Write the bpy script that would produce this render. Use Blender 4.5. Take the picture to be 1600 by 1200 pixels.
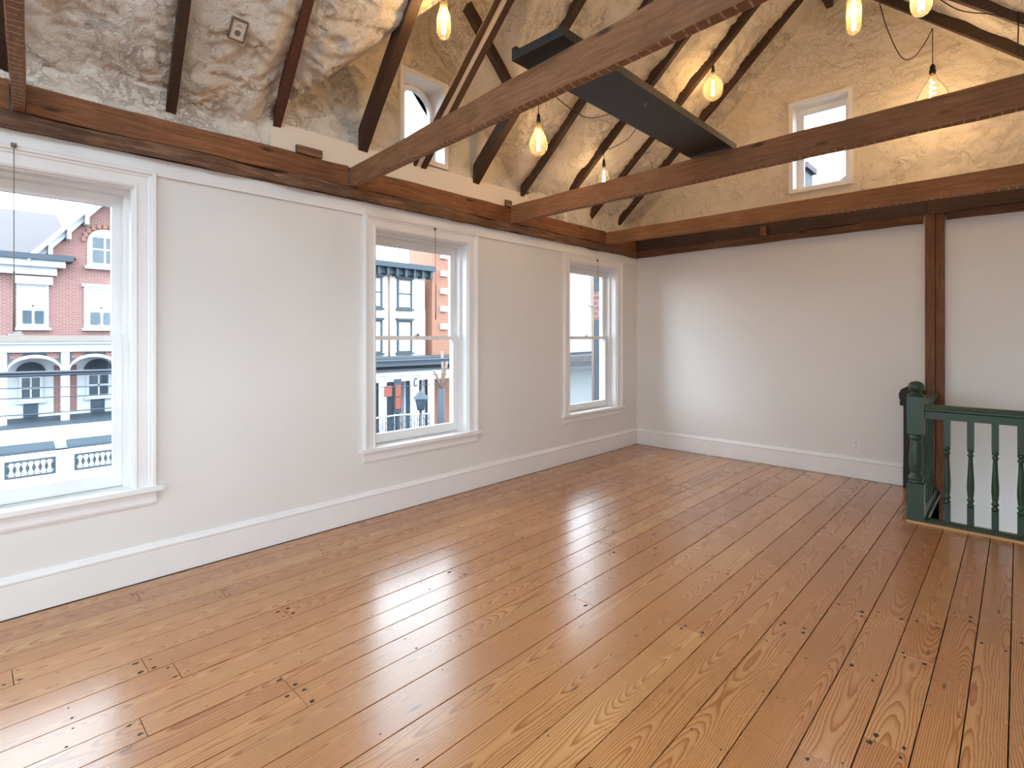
import bpy, math, random
from mathutils import Vector, noise
random.seed(7)
scene = bpy.context.scene
for o in list(bpy.data.objects): bpy.data.objects.remove(o)
COL = scene.collection

# ------------------------------------------------------------------ camera
FPX, YAW = 823.4, math.atan2(792, 823.4)
CAMX, EYE = 3.888, 1.5
cd = bpy.data.cameras.new('camera'); cam = bpy.data.objects.new('camera', cd); COL.objects.link(cam)
cd.sensor_width = 36; cd.lens = 36*FPX/1600; cd.shift_y = -(600-527)/1600
cd.clip_start = .02; cd.clip_end = 400
cam.location = (CAMX, 0, EYE); cam.rotation_euler = (math.pi/2, 0, YAW)
scene.camera = cam

# ------------------------------------------------------------------ world, exposure
w = bpy.data.worlds.new('overcast_sky'); scene.world = w; w.use_nodes = True
bg = w.node_tree.nodes['Background']; bg.inputs[0].default_value = (.81, .905, 1, 1); bg.inputs[1].default_value = 3.6
vs = scene.view_settings
vs.view_transform = 'Standard'; vs.look = 'None'; vs.gamma = 1; vs.use_curve_mapping = False; vs.exposure = 1.34
scene.cycles.use_denoising = True
scene.cycles.max_bounces = 10; scene.cycles.diffuse_bounces = 6; scene.cycles.transparent_max_bounces = 16
scene.cycles.sample_clamp_indirect = 4; scene.cycles.caustics_reflective = False; scene.cycles.caustics_refractive = False

RX, NY, BY = 4.8, -3.6, 6.584      # right wall, near wall, back wall; the left wall is x = 0
WIN_L = [-2.48, .2, 2.9, 5.54]     # window centres on the left wall; the first, unseen, is added for daylight
WIN_R = [-2.2, -.2, 1.8]
WIN_N = [1.0, 2.4, 3.8]
def portal(name, loc, rot, sx, sz):
    l = bpy.data.lights.new(name, 'AREA'); l.shape = 'RECTANGLE'; l.size = sx; l.size_y = sz
    l.cycles.is_portal = True
    o = bpy.data.objects.new(name, l); COL.objects.link(o); o.location = loc; o.rotation_euler = rot
H = math.pi/2
for yc in WIN_L: portal('daylight_portal', (-.2, yc, 1.5), (0, -H, 0), 1.85, 1.03)
for yc in WIN_R: portal('daylight_portal', (RX+.2, yc, 1.5), (0, H, 0), 1.85, 1.03)
for xc in WIN_N: portal('daylight_portal', (xc, NY-.2, 1.5), (-H, 0, 0), 1.03, 1.85)
portal('daylight_portal', (2.4, NY-.2, 3.75), (-H, 0, 0), 2.0, 1.5)  # for the added gable window behind the camera
SKY = (3.1, 4.1, -2.4, 1.0)             # added roof light, out of view in the right slope, to brighten the ceiling
portal('daylight_portal', (3.68, -.7, 4.42), (0, math.atan(.926), 0), 1.36, 3.4)
portal('daylight_portal', (-.28, 2.885, 3.48), (0, -H, 0), .8, .5)
portal('daylight_portal', (2.31, BY+.28, 3.64), (H, 0, 0), .6, 1.0)

# ------------------------------------------------------------------ materials
def lin(r, g, b):
    f = lambda c: (c/255/12.92) if c/255 <= .04045 else ((c/255+.055)/1.055)**2.4
    return (f(r), f(g), f(b), 1)
class NT:
    def __init__(s, name):
        m = bpy.data.materials.new(name); m.use_nodes = True; s.m = m; s.t = m.node_tree; s.b = s.t.nodes['Principled BSDF']
    def n(s, typ, ins=None, **kw):
        q = s.t.nodes.new(typ)
        for k, v in kw.items(): setattr(q, k, v)
        for k, v in (ins or {}).items():
            if isinstance(v, bpy.types.NodeSocket): s.t.links.new(v, q.inputs[k])
            else: q.inputs[k].default_value = v
        return q
    def math(s, op, a, b=None, c=None):
        ins = {0: a}
        if b is not None: ins[1] = b
        if c is not None: ins[2] = c
        return s.n('ShaderNodeMath', ins, operation=op).outputs[0]
    def ramp(s, fac, stops, interp='LINEAR'):
        q = s.n('ShaderNodeValToRGB', {0: fac}); e = q.color_ramp.elements; q.color_ramp.interpolation = interp
        while len(e) < len(stops): e.new(.5)
        for i, (p, c) in enumerate(stops): e[i].position = p; e[i].color = c
        return q.outputs[0]
    def mix(s, fac, a, b, mode='MIX'):
        q = s.n('ShaderNodeMix', data_type='RGBA', blend_type=mode)
        for i, v in ((0, fac), (6, a), (7, b)):
            if isinstance(v, bpy.types.NodeSocket): s.t.links.new(v, q.inputs[i])
            else: q.inputs[i].default_value = v
        return q.outputs[2]
    def noise(s, vec, scale, detail=4, rough=.55, dist=0):
        return s.n('ShaderNodeTexNoise', {'Vector': vec, 'Scale': scale, 'Detail': detail, 'Roughness': rough, 'Distortion': dist}).outputs[0]
    def obj(s): return s.n('ShaderNodeTexCoord').outputs['Object']
    def pos(s): return s.n('ShaderNodeNewGeometry').outputs['Position']
    def mapping(s, vec, scale=(1,1,1), loc=(0,0,0)):
        return s.n('ShaderNodeMapping', {0: vec, 1: loc, 3: scale}).outputs[0]
    def set(s, col=None, rough=None, **kw):
        if col is not None: s.link(col, 'Base Color')
        if rough is not None: s.link(rough, 'Roughness')
        for k, v in kw.items(): s.link(v, k)
        return s.m
    def link(s, v, k):
        if isinstance(v, bpy.types.NodeSocket): s.t.links.new(v, s.b.inputs[k])
        else: s.b.inputs[k].default_value = v
    def bump(s, h, strength=.3, dist=.01):
        s.t.links.new(s.n('ShaderNodeBump', {'Height': h, 'Strength': strength, 'Distance': dist}).outputs[0], s.b.inputs['Normal'])

def plain(name, col, rough=.5, var=.06, scale=6, **kw):
    t = NT(name); nz = t.noise(t.obj(), scale, 3)
    f = t.math('MULTIPLY', nz, 1)
    d = tuple(c*(1-var*2) for c in col[:3])+(1,)
    return t.set(t.mix(f, d, col), rough, **kw)
M = {}
t = NT('wall_paint'); nz = t.noise(t.pos(), 1.3, 4)
t.set(t.mix(nz, lin(224,223,220), lin(232,231,229)), .62); t.bump(t.noise(t.pos(), 35, 4), .06, .004); M['wall'] = t.m
t = NT('trim_paint'); t.set(t.mix(t.noise(t.pos(), 5, 3), lin(232,232,232), lin(240,240,240)), .38); t.bump(t.noise(t.pos(), 60, 3), .04, .002); M['trim'] = t.m

def timber(name, dark, mid, light, lath=False, rough=.75, flecks=True, axis=0):
    t = NT(name); o = t.obj()
    if axis:
        q = t.n('ShaderNodeSeparateXYZ', {0: o}); o = t.n('ShaderNodeCombineXYZ', {0: q.outputs[axis], 1: q.outputs[0 if axis == 1 else 1], 2: q.outputs[2 if axis == 1 else 0]}).outputs[0]
    g = t.noise(t.mapping(o, (1.2, 22, 22)), 3, 6, .65, .4)
    big = t.noise(o, 2.2, 4, .6)
    c = t.ramp(g, [(.25, dark), (.5, mid), (.78, light)])
    c = t.mix(t.math('MULTIPLY', t.ramp(big, [(.42, (0,0,0,1)), (.7, (1,1,1,1))]), .55), c, dark)
    if flecks:
        fl = t.noise(t.mapping(o, (14, 60, 60)), 1.6, 5, .7)
        c = t.mix(t.ramp(fl, [(.66, (0,0,0,1)), (.72, (.55,.55,.55,1))]), c, tuple(min(1, k*2.2) for k in light[:3])+(1,))
        kn = t.n('ShaderNodeTexVoronoi', {'Vector': t.mapping(o, (1.5, 5, 5)), 'Scale': 1.3}).outputs[0]
        c = t.mix(t.ramp(kn, [(.05, (1,1,1,1)), (.12, (0,0,0,1))]), c, tuple(k*.4 for k in dark[:3])+(1,))
    if lath:   # pale plaster ghosts between old lath strips on the underside
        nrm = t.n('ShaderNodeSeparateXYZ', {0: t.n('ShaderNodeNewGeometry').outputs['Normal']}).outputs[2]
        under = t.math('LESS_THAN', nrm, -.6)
        xs = t.n('ShaderNodeSeparateXYZ', {0: o}).outputs[0]
        wob = t.math('MULTIPLY', t.noise(o, 9, 2), .03)
        fr = t.math('FRACT', t.math('MULTIPLY', t.math('ADD', xs, wob), 19))
        ln = t.math('MULTIPLY', t.math('LESS_THAN', fr, .17), under)
        brk = t.ramp(t.noise(t.mapping(o, (6, 30, 1)), 2, 3), [(.38, (0,0,0,1)), (.5, (1,1,1,1))])
        ln = t.math('MULTIPLY', t.math('MULTIPLY', ln, brk), .7)
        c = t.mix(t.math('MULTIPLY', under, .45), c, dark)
        c = t.mix(ln, c, lin(196, 160, 128))
    t.set(c, rough); t.bump(g, .5, .006); return t.m
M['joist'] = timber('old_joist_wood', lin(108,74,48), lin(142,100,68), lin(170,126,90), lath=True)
M['plate'] = timber('wall_plate_wood', lin(82,52,32), lin(130,84,50), lin(168,114,70), axis=1)
M['plate_rough'] = timber('rough_plate_wood', lin(60,44,34), lin(112,80,58), lin(172,130,98), axis=1)
M['plate_back'] = timber('back_plate_wood', lin(62,42,30), lin(100,66,44), lin(140,98,68))
M['rafter'] = timber('dark_rafter_wood', lin(40,28,20), lin(64,42,30), lin(92,62,42), flecks=False, rough=.6)
M['rafter_red'] = timber('red_rafter_wood', lin(62,34,22), lin(92,52,34), lin(118,72,48), flecks=False, rough=.6)
M['post'] = timber('post_wood', lin(84,54,36), lin(120,80,54), lin(148,102,72), flecks=False, axis=2)

def foam(name, a, b, cw=.24, bs=.8):
    t = NT(name); p = t.pos()
    n1 = t.noise(p, 3.0, 5, .6)
    c = t.mix(n1, a, b)
    wp = t.n('ShaderNodeVectorMath', {0: p, 1: t.n('ShaderNodeVectorMath', {0: t.n('ShaderNodeTexNoise', {'Vector': p, 'Scale': 7., 'Detail': 5.}).outputs[1], 1: (.35,.35,.35)}, operation='MULTIPLY').outputs[0]}, operation='ADD').outputs[0]
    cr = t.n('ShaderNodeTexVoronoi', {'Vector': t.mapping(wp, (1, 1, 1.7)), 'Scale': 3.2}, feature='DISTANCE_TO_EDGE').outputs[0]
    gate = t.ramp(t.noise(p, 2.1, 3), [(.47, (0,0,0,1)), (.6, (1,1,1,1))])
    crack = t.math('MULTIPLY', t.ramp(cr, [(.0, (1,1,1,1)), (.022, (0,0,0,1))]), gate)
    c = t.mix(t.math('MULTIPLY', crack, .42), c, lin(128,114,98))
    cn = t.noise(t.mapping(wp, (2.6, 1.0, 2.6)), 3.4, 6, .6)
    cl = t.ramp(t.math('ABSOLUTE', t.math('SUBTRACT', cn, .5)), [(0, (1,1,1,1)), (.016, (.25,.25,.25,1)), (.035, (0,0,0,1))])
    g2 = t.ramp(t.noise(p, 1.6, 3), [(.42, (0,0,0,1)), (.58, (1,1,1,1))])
    c = t.mix(t.math('MULTIPLY', t.math('MULTIPLY', cl, g2), cw), c, lin(138,134,126))  # crease lines: dirt, with shade of the relief also put into the colour
    pit = t.n('ShaderNodeTexVoronoi', {'Vector': p, 'Scale': 30.}).outputs[0]
    c = t.mix(t.ramp(pit, [(.05, (.5,.5,.5,1)), (.11, (0,0,0,1))]), c, lin(120,100,82))
    t.set(c, .9)
    h = t.math('ADD', t.noise(t.n('ShaderNodeVectorMath', {0: wp, 1: (1,1,1.8)}, operation='MULTIPLY').outputs[0], 16, 5, .62), t.math('MULTIPLY', t.noise(p, 60, 3), .35))
    h = t.math('SUBTRACT', h, t.math('MULTIPLY', crack, .5))
    h = t.math('SUBTRACT', h, t.math('MULTIPLY', t.math('MULTIPLY', cl, g2), .6))
    t.bump(h, bs, .035); return t.m
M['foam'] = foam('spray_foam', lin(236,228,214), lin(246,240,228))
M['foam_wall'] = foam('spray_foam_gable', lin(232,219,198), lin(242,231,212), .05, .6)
M['panel'] = plain('cream_panel', lin(232,224,210), .6, .04, 3)

# floor boards: growth rings cut lengthwise, a different cut for every board
t = NT('heart_pine_floor'); o = t.obj(); rnd = t.n('ShaderNodeObjectInfo').outputs['Random']
sx = t.n('ShaderNodeSeparateXYZ', {0: o}); x, y = sx.outputs[0], sx.outputs[1]
off = t.math('MULTIPLY', rnd, 173.0)
cv = t.n('ShaderNodeCombineXYZ', {0: t.math('ADD', t.math('MULTIPLY', x, 1.), off), 1: t.math('MULTIPLY', y, .9), 2: off}).outputs[0]
lowv = t.n('ShaderNodeCombineXYZ', {0: off, 1: t.math('MULTIPLY', y, .62), 2: off}).outputs[0]
nlow = t.noise(lowv, 1.0, 2, .5)
warp = t.noise(t.mapping(cv, (9, 1.7, 1)), 1.0, 5, .62)
zz = t.math('ADD', t.math('MULTIPLY', t.math('SUBTRACT', nlow, .5), .30), .045)
xx = t.math('ADD', x, t.math('MULTIPLY', t.math('SUBTRACT', t.math('FRACT', t.math('MULTIPLY', rnd, 37.)), .5), .11))
xx = t.math('ADD', xx, t.math('MULTIPLY', t.math('SUBTRACT', warp, .5), .035))
rad = t.math('SQRT', t.math('ADD', t.math('MULTIPLY', xx, xx), t.math('MULTIPLY', zz, zz)))
rad = t.math('ADD', rad, t.math('MULTIPLY', warp, .012))
fr = t.math('FRACT', t.math('MULTIPLY', rad, 125.))
ring = t.ramp(fr, [(0, (0,0,0,1)), (.5, (.22,.22,.22,1)), (.86, (1,1,1,1)), (1, (0,0,0,1))])
fine = t.noise(t.mapping(cv, (160, 3, 1)), 1.0, 4, .6)
base = t.ramp(t.math('FRACT', t.math('MULTIPLY', rnd, 91.)), [(0, lin(184,128,78)), (.3, lin(198,146,94)), (.6, lin(188,132,80)), (.85, lin(208,160,106)), (1, lin(174,118,70))])
darkc = t.mix(1, base, lin(196,160,134), 'MULTIPLY')
c = t.mix(t.math('MULTIPLY', ring, .95), base, darkc)
c = t.mix(t.math('MULTIPLY', t.ramp(fine, [(.4, (0,0,0,1)), (.7, (1,1,1,1))]), .35), c, t.mix(1, c, lin(214,190,170), 'MULTIPLY'))
worn = t.noise(t.pos(), 1.1, 4, .6)
c = t.mix(t.math('MULTIPLY', t.ramp(worn, [(.45, (0,0,0,1)), (.75, (1,1,1,1))]), .28), c, lin(126,90,62))
spot = t.n('ShaderNodeTexVoronoi', {'Vector': t.mapping(cv, (9, 2.2, 1)), 'Scale': 1.0, 'Randomness': 1.}).outputs[0]
c = t.mix(t.ramp(spot, [(.03, (.75,.75,.75,1)), (.085, (0,0,0,1))]), c, lin(66,40,24))
t.set(c, t.math('ADD', .2, t.math('MULTIPLY', worn, .14)), **{'Specular IOR Level': .5, 'Coat Weight': .45, 'Coat Roughness': .2})
t.bump(fine, .02, .004); M['floor'] = t.m
M['gap'] = plain('dark_gap_dirt', lin(38,26,18), .9)
M['nail'] = plain('nail_hole_dark', lin(52,36,26), .8)
M['strip'] = plain('pale_pine_strip', lin(206,164,116), .45)
M['green'] = plain('dark_green_gloss_paint', lin(40,68,52), .36, .07, 8)
M['brownpaint'] = plain('dark_brown_paint', lin(42,29,23), .65)
M['black'] = plain('charcoal_black_paint', lin(40,41,42), .5, .12, 5)
M['blackplastic'] = plain('black_plastic', lin(18,17,16), .4)
M['white_plastic'] = plain('white_plastic', lin(236,236,238), .3)
M['slot'] = plain('dark_slot', lin(60,60,62), .5)
M['steel'] = plain('pale_steel', lin(190,190,188), .3, Metallic=.8)
M['cordgrey'] = plain('grey_brown_cord', lin(132,118,110), .6)
def glass(name, tint, refl=.08):
    m = bpy.data.materials.new(name); m.use_nodes = True; nt = m.node_tree; nt.nodes.clear()
    out = nt.nodes.new('ShaderNodeOutputMaterial'); mx = nt.nodes.new('ShaderNodeMixShader'); tr = nt.nodes.new('ShaderNodeBsdfTransparent'); gl = nt.nodes.new('ShaderNodeBsdfGlossy')
    lw = nt.nodes.new('ShaderNodeLayerWeight'); lw.inputs[0].default_value = refl*2.2
    tr.inputs[0].default_value = tint; gl.inputs['Roughness'].default_value = .02
    nt.links.new(lw.outputs['Fresnel'], mx.inputs[0]); nt.links.new(tr.outputs[0], mx.inputs[1]); nt.links.new(gl.outputs[0], mx.inputs[2]); nt.links.new(mx.outputs[0], out.inputs[0])
    return m
M['glass'] = glass('window_glass', (.93,.96,.97,1), .06)
def bulbglass(name, tint, glow):
    m = glass(name, tint, .025); nt = m.node_tree; tl = nt.nodes.new('ShaderNodeBsdfTranslucent'); tl.inputs[0].default_value = tint
    mx = nt.nodes.new('ShaderNodeMixShader'); mx.inputs[0].default_value = glow; out = [n for n in nt.nodes if n.type == 'OUTPUT_MATERIAL'][0]
    src = out.inputs[0].links[0].from_socket; nt.links.new(src, mx.inputs[1]); nt.links.new(tl.outputs[0], mx.inputs[2]); nt.links.new(mx.outputs[0], out.inputs[0]); return m
M['amber'] = bulbglass('amber_bulb_glass', (1,.84,.58,1), .07)
M['clear'] = bulbglass('clear_bulb_glass', (1,.95,.88,1), .02)
def emit(name, col, s):
    t = NT(name); t.set((0,0,0,1), .5, **{'Emission Color': col, 'Emission Strength': s}); return t.m
M['filament'] = emit('glowing_filament', (1,.62,.24,1), 26)
# outdoors
def brick(name, a, b, mortar):
    t = NT(name); p = t.pos(); s3 = t.n('ShaderNodeSeparateXYZ', {0: p})
    v = t.n('ShaderNodeCombineXYZ', {0: t.math('ADD', s3.outputs[0], s3.outputs[1]), 1: s3.outputs[2]}).outputs[0]
    q = t.n('ShaderNodeTexBrick', {'Vector': v, 'Color1': a, 'Color2': b, 'Mortar': mortar, 'Scale': 1., 'Mortar Size': .012, 'Brick Width': .22, 'Row Height': .075})
    return t.set(t.mix(t.math('MULTIPLY', t.noise(p, .8, 4), .5), q.outputs[0], b), .85)
M['brick'] = brick('red_brick', lin(138,92,86), lin(122,80,76), lin(150,132,126))
M['brick2'] = brick('orange_brick', lin(150,96,76), lin(134,86,68), lin(150,120,104))
M['ext_white'] = plain('white_painted_wood', lin(196,200,204), .6, .03, 1)
M['stucco'] = plain('cream_stucco', lin(190,180,172), .8, .04, 1)
M['slate'] = plain('grey_slate_roof', lin(74,66,69), .7, .12, 1)
M['slateblue'] = plain('blue_grey_paint', lin(52,64,74), .6, .1, 1)
M['dkglass'] = plain('dark_window_pane', lin(74,90,102), .12, .25, 3)
M['shade'] = plain('pale_window_blind', lin(190,194,194), .6, .03, 2)
M['asphalt'] = plain('wet_grey_asphalt', lin(66,68,72), .7, .1, 1)
M['pave'] = plain('pale_concrete', lin(104,104,104), .8, .06, 1)
M['cable'] = plain('cable_black', lin(54,62,72), .6)
M['siding'] = plain('pale_siding', lin(150,154,156), .7, .06, 1)
M['polewood'] = plain('weathered_pole', lin(132,110,96), .8, .1, 4)
M['carpaint'] = plain('silver_car_paint', lin(176,184,192), .25, .05, 2)
M['carred'] = plain('dull_red_car_paint', lin(140,84,84), .25, .05, 2)
M['tire'] = plain('tire_rubber', lin(34,34,36), .8)
M['signred'] = plain('red_shop_sign', lin(140,72,58), .5)  # plain red paint of the shop signs

# ------------------------------------------------------------------ mesh helpers
ORI = {}
class MB:
    def __init__(s): s.v = []; s.f = []; s.sm = []
    def add(s, vs, fs, smooth=False):
        k = len(s.v); s.v += [tuple(p) for p in vs]; s.f += [tuple(i+k for i in f) for f in fs]; s.sm += [smooth]*len(fs); return s
    def hexa(s, p):   # 8 points: bottom ring 0-3, top ring 4-7
        return s.add(p, [(3,2,1,0),(4,5,6,7),(0,1,5,4),(1,2,6,5),(2,3,7,6),(3,0,4,7)])
    def box(s, x0, x1, y0, y1, z0, z1):
        x0, x1 = sorted((x0, x1)); y0, y1 = sorted((y0, y1)); z0, z1 = sorted((z0, z1))
        return s.hexa([(x0,y0,z0),(x1,y0,z0),(x1,y1,z0),(x0,y1,z0),(x0,y0,z1),(x1,y0,z1),(x1,y1,z1),(x0,y1,z1)])
    def prism(s, poly, fn, a, b):  # poly 2-D, fn(p, q, depth) -> xyz
        n = len(poly); vs = [fn(p, q, a) for p, q in poly]+[fn(p, q, b) for p, q in poly]
        return s.add(vs, [tuple(range(n))[::-1], tuple(range(n, 2*n))]+[(i, (i+1) % n, n+(i+1) % n, n+i) for i in range(n)])
    def lathe(s, prof, cx, cy, n=16, z0=0):
        vs = [(cx+r*math.cos(2*math.pi*k/n), cy+r*math.sin(2*math.pi*k/n), z0+z) for r, z in prof for k in range(n)]
        fs = [(i*n+k, i*n+(k+1) % n, (i+1)*n+(k+1) % n, (i+1)*n+k) for i in range(len(prof)-1) for k in range(n)]
        return s.add(vs, fs, True)
    def tube(s, pts, r, n=6):
        pts = [Vector(p) for p in pts]; vs = []; fs = []
        for i, p in enumerate(pts):
            d = (pts[min(i+1, len(pts)-1)]-pts[max(i-1, 0)]).normalized()
            a = d.orthogonal().normalized() if i == 0 else (a-d*a.dot(d)).normalized()
            b = d.cross(a)
            vs += [p+(a*math.cos(2*math.pi*k/n)+b*math.sin(2*math.pi*k/n))*r for k in range(n)]
        for i in range(len(pts)-1): fs += [(i*n+k, i*n+(k+1) % n, (i+1)*n+(k+1) % n, (i+1)*n+k) for k in range(n)]
        fs += [tuple(range(n))[::-1], tuple(range((len(pts)-1)*n, len(pts)*n))]
        return s.add(vs, fs, True)
    def build(s, name, mat, parent=None, origin=None, **props):
        if origin is None:
            if parent is not None: origin = ORI[parent.name]
            else:
                a = [min(p[i] for p in s.v) for i in range(3)]; b = [max(p[i] for p in s.v) for i in range(3)]
                origin = Vector(((a[0]+b[0])/2, (a[1]+b[1])/2, a[2]))
        origin = Vector(origin)
        me = bpy.data.meshes.new(name); me.from_pydata([tuple(Vector(p)-origin) for p in s.v], [], s.f)
        me.polygons.foreach_set('use_smooth', s.sm); me.materials.append(M[mat]); me.update()
        o = bpy.data.objects.new(name, me); COL.objects.link(o); ORI[o.name] = origin
        if parent is not None: o.parent = parent; o.location = origin-ORI[parent.name]
        else: o.location = origin
        for k, v in props.items(): o[k] = v
        return o
def empty(name, loc, **props):
    o = bpy.data.objects.new(name, None); COL.objects.link(o); o.location = loc; o.empty_display_size = .1; ORI[o.name] = Vector(loc)
    for k, v in props.items(): o[k] = v
    return o
def holes_boxes(mb, fn, s0, s1, z0, z1, d0, d1, holes):
    ss = sorted({s0, s1, *[h[0] for h in holes], *[h[1] for h in holes]}); zs = sorted({z0, z1, *[h[2] for h in holes], *[h[3] for h in holes]})
    for a, b in zip(ss, ss[1:]):
        for c, d in zip(zs, zs[1:]):
            if any(h[0] <= (a+b)/2 <= h[1] and h[2] <= (c+d)/2 <= h[3] for h in holes): continue
            p = [fn(*q) for q in ((a,d0,c),(b,d0,c),(b,d1,c),(a,d1,c),(a,d0,d),(b,d0,d),(b,d1,d),(a,d1,d))]
            mb.hexa(p)
    return mb
def rough_beam(p0, p1, w, z0a, z1a, z0b, z1b, seg=24, jit=.003, seed=0):
    """old sawn timber from p0 to p1 (xy), width w sideways (to the left of travel), bottoms and tops per end"""
    mb = MB(); a = Vector(p0); b = Vector(p1); d = (b-a).normalized(); nrm = Vector((-d.y, d.x)); L = (b-a).length
    rings = []
    for i in range(seg+1):
        f = i/seg; c = a.lerp(b, f); zb = z0a+(z0b-z0a)*f; zt = z1a+(z1b-z1a)*f; ch = .006
        prof = [(0, zb+ch), (ch, zb), (w-ch, zb), (w, zb+ch), (w, zt-ch), (w-ch, zt), (ch, zt), (0, zt-ch)]
        ring = []
        for k, (q, z) in enumerate(prof):
            j = noise.noise_vector(Vector((f*L*3.1+seed*7, k*2.3, seed)))*jit*2
            p = c+nrm*(q+j.x); ring.append((p.x, p.y, z+j.z))
        rings.append(ring)
    for r in rings: mb.v += r
    for i in range(seg):
        for k in range(8): mb.f.append((i*8+k, i*8+(k+1) % 8, (i+1)*8+(k+1) % 8, (i+1)*8+k))
    mb.f += [tuple(range(8))[::-1], tuple(range(seg*8, seg*8+8))]; mb.sm = [False]*len(mb.f)
    return mb
def slope_beam(x0, x1, y0, y1, w, zf, depth, seg=16, seed=0, jit=.003):
    """rafter: underside z = zf(x), width w in y, from x0 to x1"""
    mb = MB()
    for i in range(seg+1):
        f = i/seg; x = x0+(x1-x0)*f; y = y0+(y1-y0)*f; z = zf(x)
        for k, (dy, dz) in enumerate(((0,0),(w,0),(w,depth),(0,depth))):
            j = noise.noise_vector(Vector((x*4+seed*3, k*3.7, seed*1.3)))*jit*2
            mb.v.append((x, y+dy+j.x, z+dz+j.z))
    for i in range(seg):
        for k in range(4): mb.f.append((i*4+k, i*4+(k+1) % 4, (i+1)*4+(k+1) % 4, (i+1)*4+k))
    mb.f += [(3,2,1,0), tuple(range(seg*4, seg*4+4))]; mb.sm = [False]*len(mb.f)
    return mb

# ------------------------------------------------------------------ shell
OW, OZ0, OZ1 = 1.03, .58, 2.41          # window opening width, bottom, top
TH = .26                                # wall thickness
WT = 2.61                               # top of white wall
Lf = lambda s, d, z: (-d, s, z)
Rf = lambda s, d, z: (RX+d, s, z)
Nf = lambda s, d, z: (s, NY-d, z)
Bf = lambda s, d, z: (s, BY+d, z)
hl = [(c-OW/2, c+OW/2, OZ0, OZ1) for c in WIN_L]
DY = 2.82
mb = MB(); holes_boxes(mb, Lf, NY-TH, BY+TH, -.35, WT, 0, TH, hl)
wall_left = mb.build('wall_left', 'wall', kind='structure')
mb = MB(); holes_boxes(mb, Lf, NY-TH, BY+TH, WT, 3.06, .02, TH, []); 
poly = [(1.3,3.06),(2.66,3.06),(2.66,4.28),(DY,4.45),(1.3,3.1)]
mb.build('upper_wall', 'wall', wall_left)
mb = MB(); holes_boxes(mb, Rf, NY-TH, BY+TH, -.35, 3.06, 0, TH, [(c-OW/2, c+OW/2, OZ0, OZ1) for c in WIN_R])
wall_right = mb.build('wall_right', 'wall', kind='structure')
GW = (2.03, 2.59, 3.16, 4.13)            # gable window opening
mb = MB(); holes_boxes(mb, Bf, 0, RX, -2.7, 2.9, 0, TH, [])
wall_back = mb.build('wall_back', 'wall', kind='structure')
mb = MB(); holes_boxes(mb, Bf, -TH, RX+TH, 2.9, 5.6, .06, TH, [GW]); mb.build('gable_backing', 'foam_wall', wall_back)
mb = MB(); holes_boxes(mb, Nf, 0, RX, -.35, 2.9, 0, TH, [(c-OW/2, c+OW/2, OZ0, OZ1) for c in WIN_N])
holes_boxes(mb, Nf, -TH, RX+TH, 2.9, 5.6, 0, TH, [(1.4, 3.4, 3.0, 4.5)])
wall_near = mb.build('wall_near', 'wall', kind='structure')

# ---- spray-foam ceiling
S = .926
def main_z(x): return 3.085+S*x
def dorm_z(y): return 4.36-.98*abs(y-DY)
def lump(p, a=.03):
    v = Vector(p)
    return a*(noise.noise(v*2.3)*1.0+noise.noise(v*6.1)*.55+abs(noise.noise(v*13))*.35)
RAFT = [.16, .91, 1.565, 2.26, 2.81, 3.50, 4.17, 4.86, 5.50, 6.14]     # rafter centres along the left slope
def cove(y):
    d = min(abs(y-r) for r in RAFT+[-.5, -1.15, -1.8, -2.45, -3.1]); return .035*max(0, 1-d/.12)
def zoff(y): return -.085*max(0, min(1, (1.50-y)/.12))
def wrinkle(x, y):   # ropy folds of sprayed foam, mostly running along the eaves
    q = Vector((x*1.36, y, 0)); w = noise.noise_vector(q*4)*.12
    a = abs(noise.noise(Vector((x*17+w.x*14, y*6.5+w.y*8, 1)))); b = abs(noise.noise(Vector((x*34+w.y*10, y*22, 4))))
    g = .35+.65*max(0, min(1, .5+1.6*noise.noise(q*1.3+Vector((5, 2, 0)))))
    return g*(.055*a+.030*b)+.006*noise.noise(Vector((x*60, y*45, 7)))
def ceil_z(x, y):
    m = main_z(x); d = dorm_z(y)+.02*noise.noise(Vector((x*4, y*4, 3)))
    edge = .05*noise.noise(Vector((x*5, y*5, 9)))
    if d > m+edge:
        return d+lump((x, y, 5), .012)
    rnd = min(1, max(0, (m+edge-d)/.10)) if d > m-.4 else 1
    return zoff(y)+m+cove(y)*.8+lump((x*1.3, y, 0), .045)+wrinkle(x, y)-.055*math.sqrt(max(0, 1-(1-rnd)**2))+.02
def grid(us, vs_, fn, keep=None):
    mb = MB(); nu, nv = len(us), len(vs_)
    mb.v = [fn(u, v) for u in us for v in vs_]
    for i in range(nu-1):
        for j in range(nv-1):
            if keep and not keep((us[i]+us[i+1])/2, (vs_[j]+vs_[j+1])/2): continue
            mb.f.append((i*nv+j, i*nv+j+1, (i+1)*nv+j+1, (i+1)*nv+j))
    mb.sm = [True]*len(mb.f); return mb
def rng(a, b, st): n = max(1, round((b-a)/st)); return [a+(b-a)*i/n for i in range(n+1)]
ceiling = empty('ceiling', (2.4, 1.5, 3.0), kind='structure')
mb = grid(rng(-.06, 2.42, .015), rng(-1.2, BY+.02, .015), lambda x, y: (x, y, ceil_z(x, y)))
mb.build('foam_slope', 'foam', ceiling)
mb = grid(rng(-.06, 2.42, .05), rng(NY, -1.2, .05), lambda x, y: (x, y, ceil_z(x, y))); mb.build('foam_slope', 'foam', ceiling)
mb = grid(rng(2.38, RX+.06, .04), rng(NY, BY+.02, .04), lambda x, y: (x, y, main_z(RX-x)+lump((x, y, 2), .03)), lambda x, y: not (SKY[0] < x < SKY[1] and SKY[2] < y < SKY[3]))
mb.build('foam_slope', 'foam', ceiling)
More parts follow.
